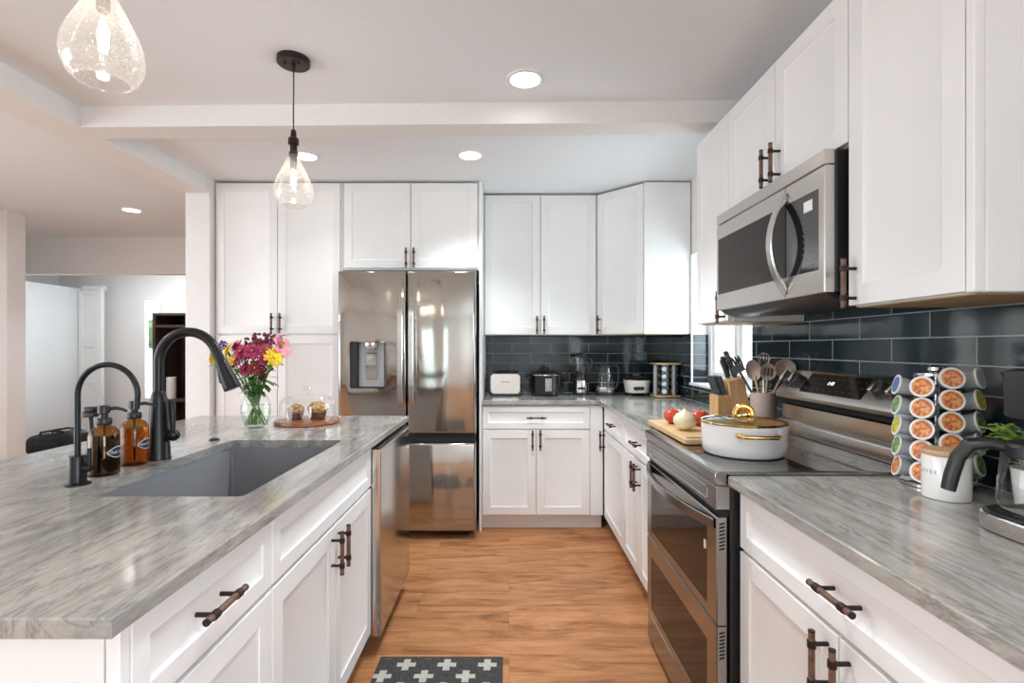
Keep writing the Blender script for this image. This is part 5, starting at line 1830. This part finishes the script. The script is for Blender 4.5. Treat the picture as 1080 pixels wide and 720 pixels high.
# spice carousel in the corner
sx_, sy_ = 1.168, 3.865
t = thing('spice_rack', 'revolving spice rack with wooden top and base in the far corner', 'spice rack', (sx_, sy_, ZC))
for z0, z1 in ((0.004, 0.016), (0.242, 0.254)):
    MB().prism([(x, y) for x, y in rrect(sx_, sy_, 0.196, 0.196, 0.03, 5)], 'z', ZC + z0, ZC + z1, 0.002).build('board', 'bamboo', t, world=True)
MB().cyl((sx_, sy_, ZC), (sx_, sy_, ZC + 0.005), 0.06, n=24).build('turntable', 'black_plastic', t, world=True)
A0 = math.radians(-22)
m = MB(Matrix.Translation((sx_, sy_, ZC)) @ Matrix.Rotation(A0, 4, 'Z'))
m.box(-0.024, 0.024, -0.024, 0.024, 0.016, 0.242)
for sx in (-1, 1):
    for sy in (-1, 1):
        m.box(sx * 0.066 - 0.013, sx * 0.066 + 0.013, sy * 0.066 - 0.013, sy * 0.066 + 0.013, 0.016, 0.242, 0.006)
m.build('frame', 'silver_plastic', t, world=True)
p0_ = None
for a in range(4):
    for r in range(4):
        if a == 2:
            continue
        ang = A0 + a * PI / 2
        p = (sx_ + 0.032 * math.sin(ang), sy_ - 0.032 * math.cos(ang), ZC + 0.046 + r * 0.0545)
        lab = 'spice jar with silver-blue cap, %s in the %s column of the spice rack' % (('lowest', 'second lowest', 'second highest', 'topmost')[r], ('front', 'right', '', 'left')[a])
        if p0_ is None:
            t = thing('spice_jar', lab, 'spice jar', p, ang, 'spice jars in the rack')
            MB().cyl((0, 0, 0), (0, -0.038, 0), 0.0215, n=18, bev=0.003).build('glass_jar', 'clear_glass', t)
            MB().cyl((0, -0.003, 0), (0, -0.034, 0), 0.0195, n=18).build('spice', 'spice_brown', t)
            cp_ = MB().cyl((0, -0.0385, 0), (0, -0.052, 0), 0.0235, n=20, bev=0.002).build('cap', 'jar_blue', t)
            MB().cyl((0, -0.0519, 0), (0, -0.0532, 0), 0.016, n=20).build('cap_disc', 'white_paper', cp_)
            p0_ = t
        else:
            dup(p0_, p, ang, lab, 'spice jars in the rack')

# ------------------------------------------------------------------ floor and hall
o = MB().box(-0.505, 0.0, -1.30, 0.0, 0.0, 0.008, 0.002).build('rug', 'rug_weave')
o.location = (-0.025, 2.135, 0)
tag(o, 'charcoal rug with pale plus signs on the wood floor', 'rug')

t = thing('duffel_bag', 'black duffel bag on the floor by the hall door', 'bag', (-5.20, 5.98, 0))
m = MB()
loops = []
for x, s_ in ((-0.30, 0.3), (-0.29, 0.75), (-0.24, 0.95), (-0.1, 1.03), (0.05, 0.97), (0.2, 1.0), (0.27, 0.8), (0.29, 0.35)):
    loops.append([(x, 0.16 * s_ * math.copysign(abs(math.cos(2 * PI * k / 24)) ** 0.7, math.cos(2 * PI * k / 24)), 0.155 + (0.155 + 0.03 * math.sin(9 * x)) * s_ * math.copysign(abs(math.sin(2 * PI * k / 24)) ** 0.75, math.sin(2 * PI * k / 24))) for k in range(24)])
m.loft(loops)
m.build('body', 'bag_black', t)
for y in (-0.08, 0.08):
    MB().tube([(-0.16, y, 0.26), (-0.15, y, 0.31), (0.0, y * 1.3, 0.335), (0.12, y * 1.2, 0.325), (0.16, y, 0.26)], 0.012, 10).build('strap', 'bag_black', t)
MB().rbox(-0.13, 0.12, -0.195, -0.15, 0.06, 0.21, 0.02).build('pocket', 'bag_black', t)

t = thing('hutch', 'dark wooden open hutch with shelves against the hall wall', 'shelf', (-4.15, 6.75, 0))
m = MB()
m.box(-4.44, -4.41, 6.43, 6.98, 0, 1.71, 0.002)
m.box(-3.84, -3.81, 6.43, 6.98, 0, 1.71, 0.002)
m.box(-4.41, -3.84, 6.96, 6.98, 0, 1.70)
m.build('carcass', 'dark_walnut', t, world=True)
for z in (0.03, 0.60, 1.53, 1.68):
    MB().box(-4.409, -3.841, 6.44, 6.958, z, z + 0.03, 0.002).build('shelf', 'dark_walnut', t, world=True)
t = thing('paper_towel_roll', 'white paper towel roll standing on the hutch shelf', 'paper towel', (-4.27, 6.53, 0.6305))
MB().lathe([(0.050, 0.006), (0.055, 0.007), (0.055, 0.275), (0.050, 0.276), (0.018, 0.276)], (0, 0, 0), 28).build('roll', 'white_paper', t)
MB().lathe([(0.058, 0), (0.060, 0.003), (0.056, 0.006)], (0, 0, 0), 28).build('stand_base', 'black_metal', t)
MB().cyl((0, 0, 0.27), (0, 0, 0.315), 0.006, n=10, bev=0.001).build('stand_post', 'black_metal', t)
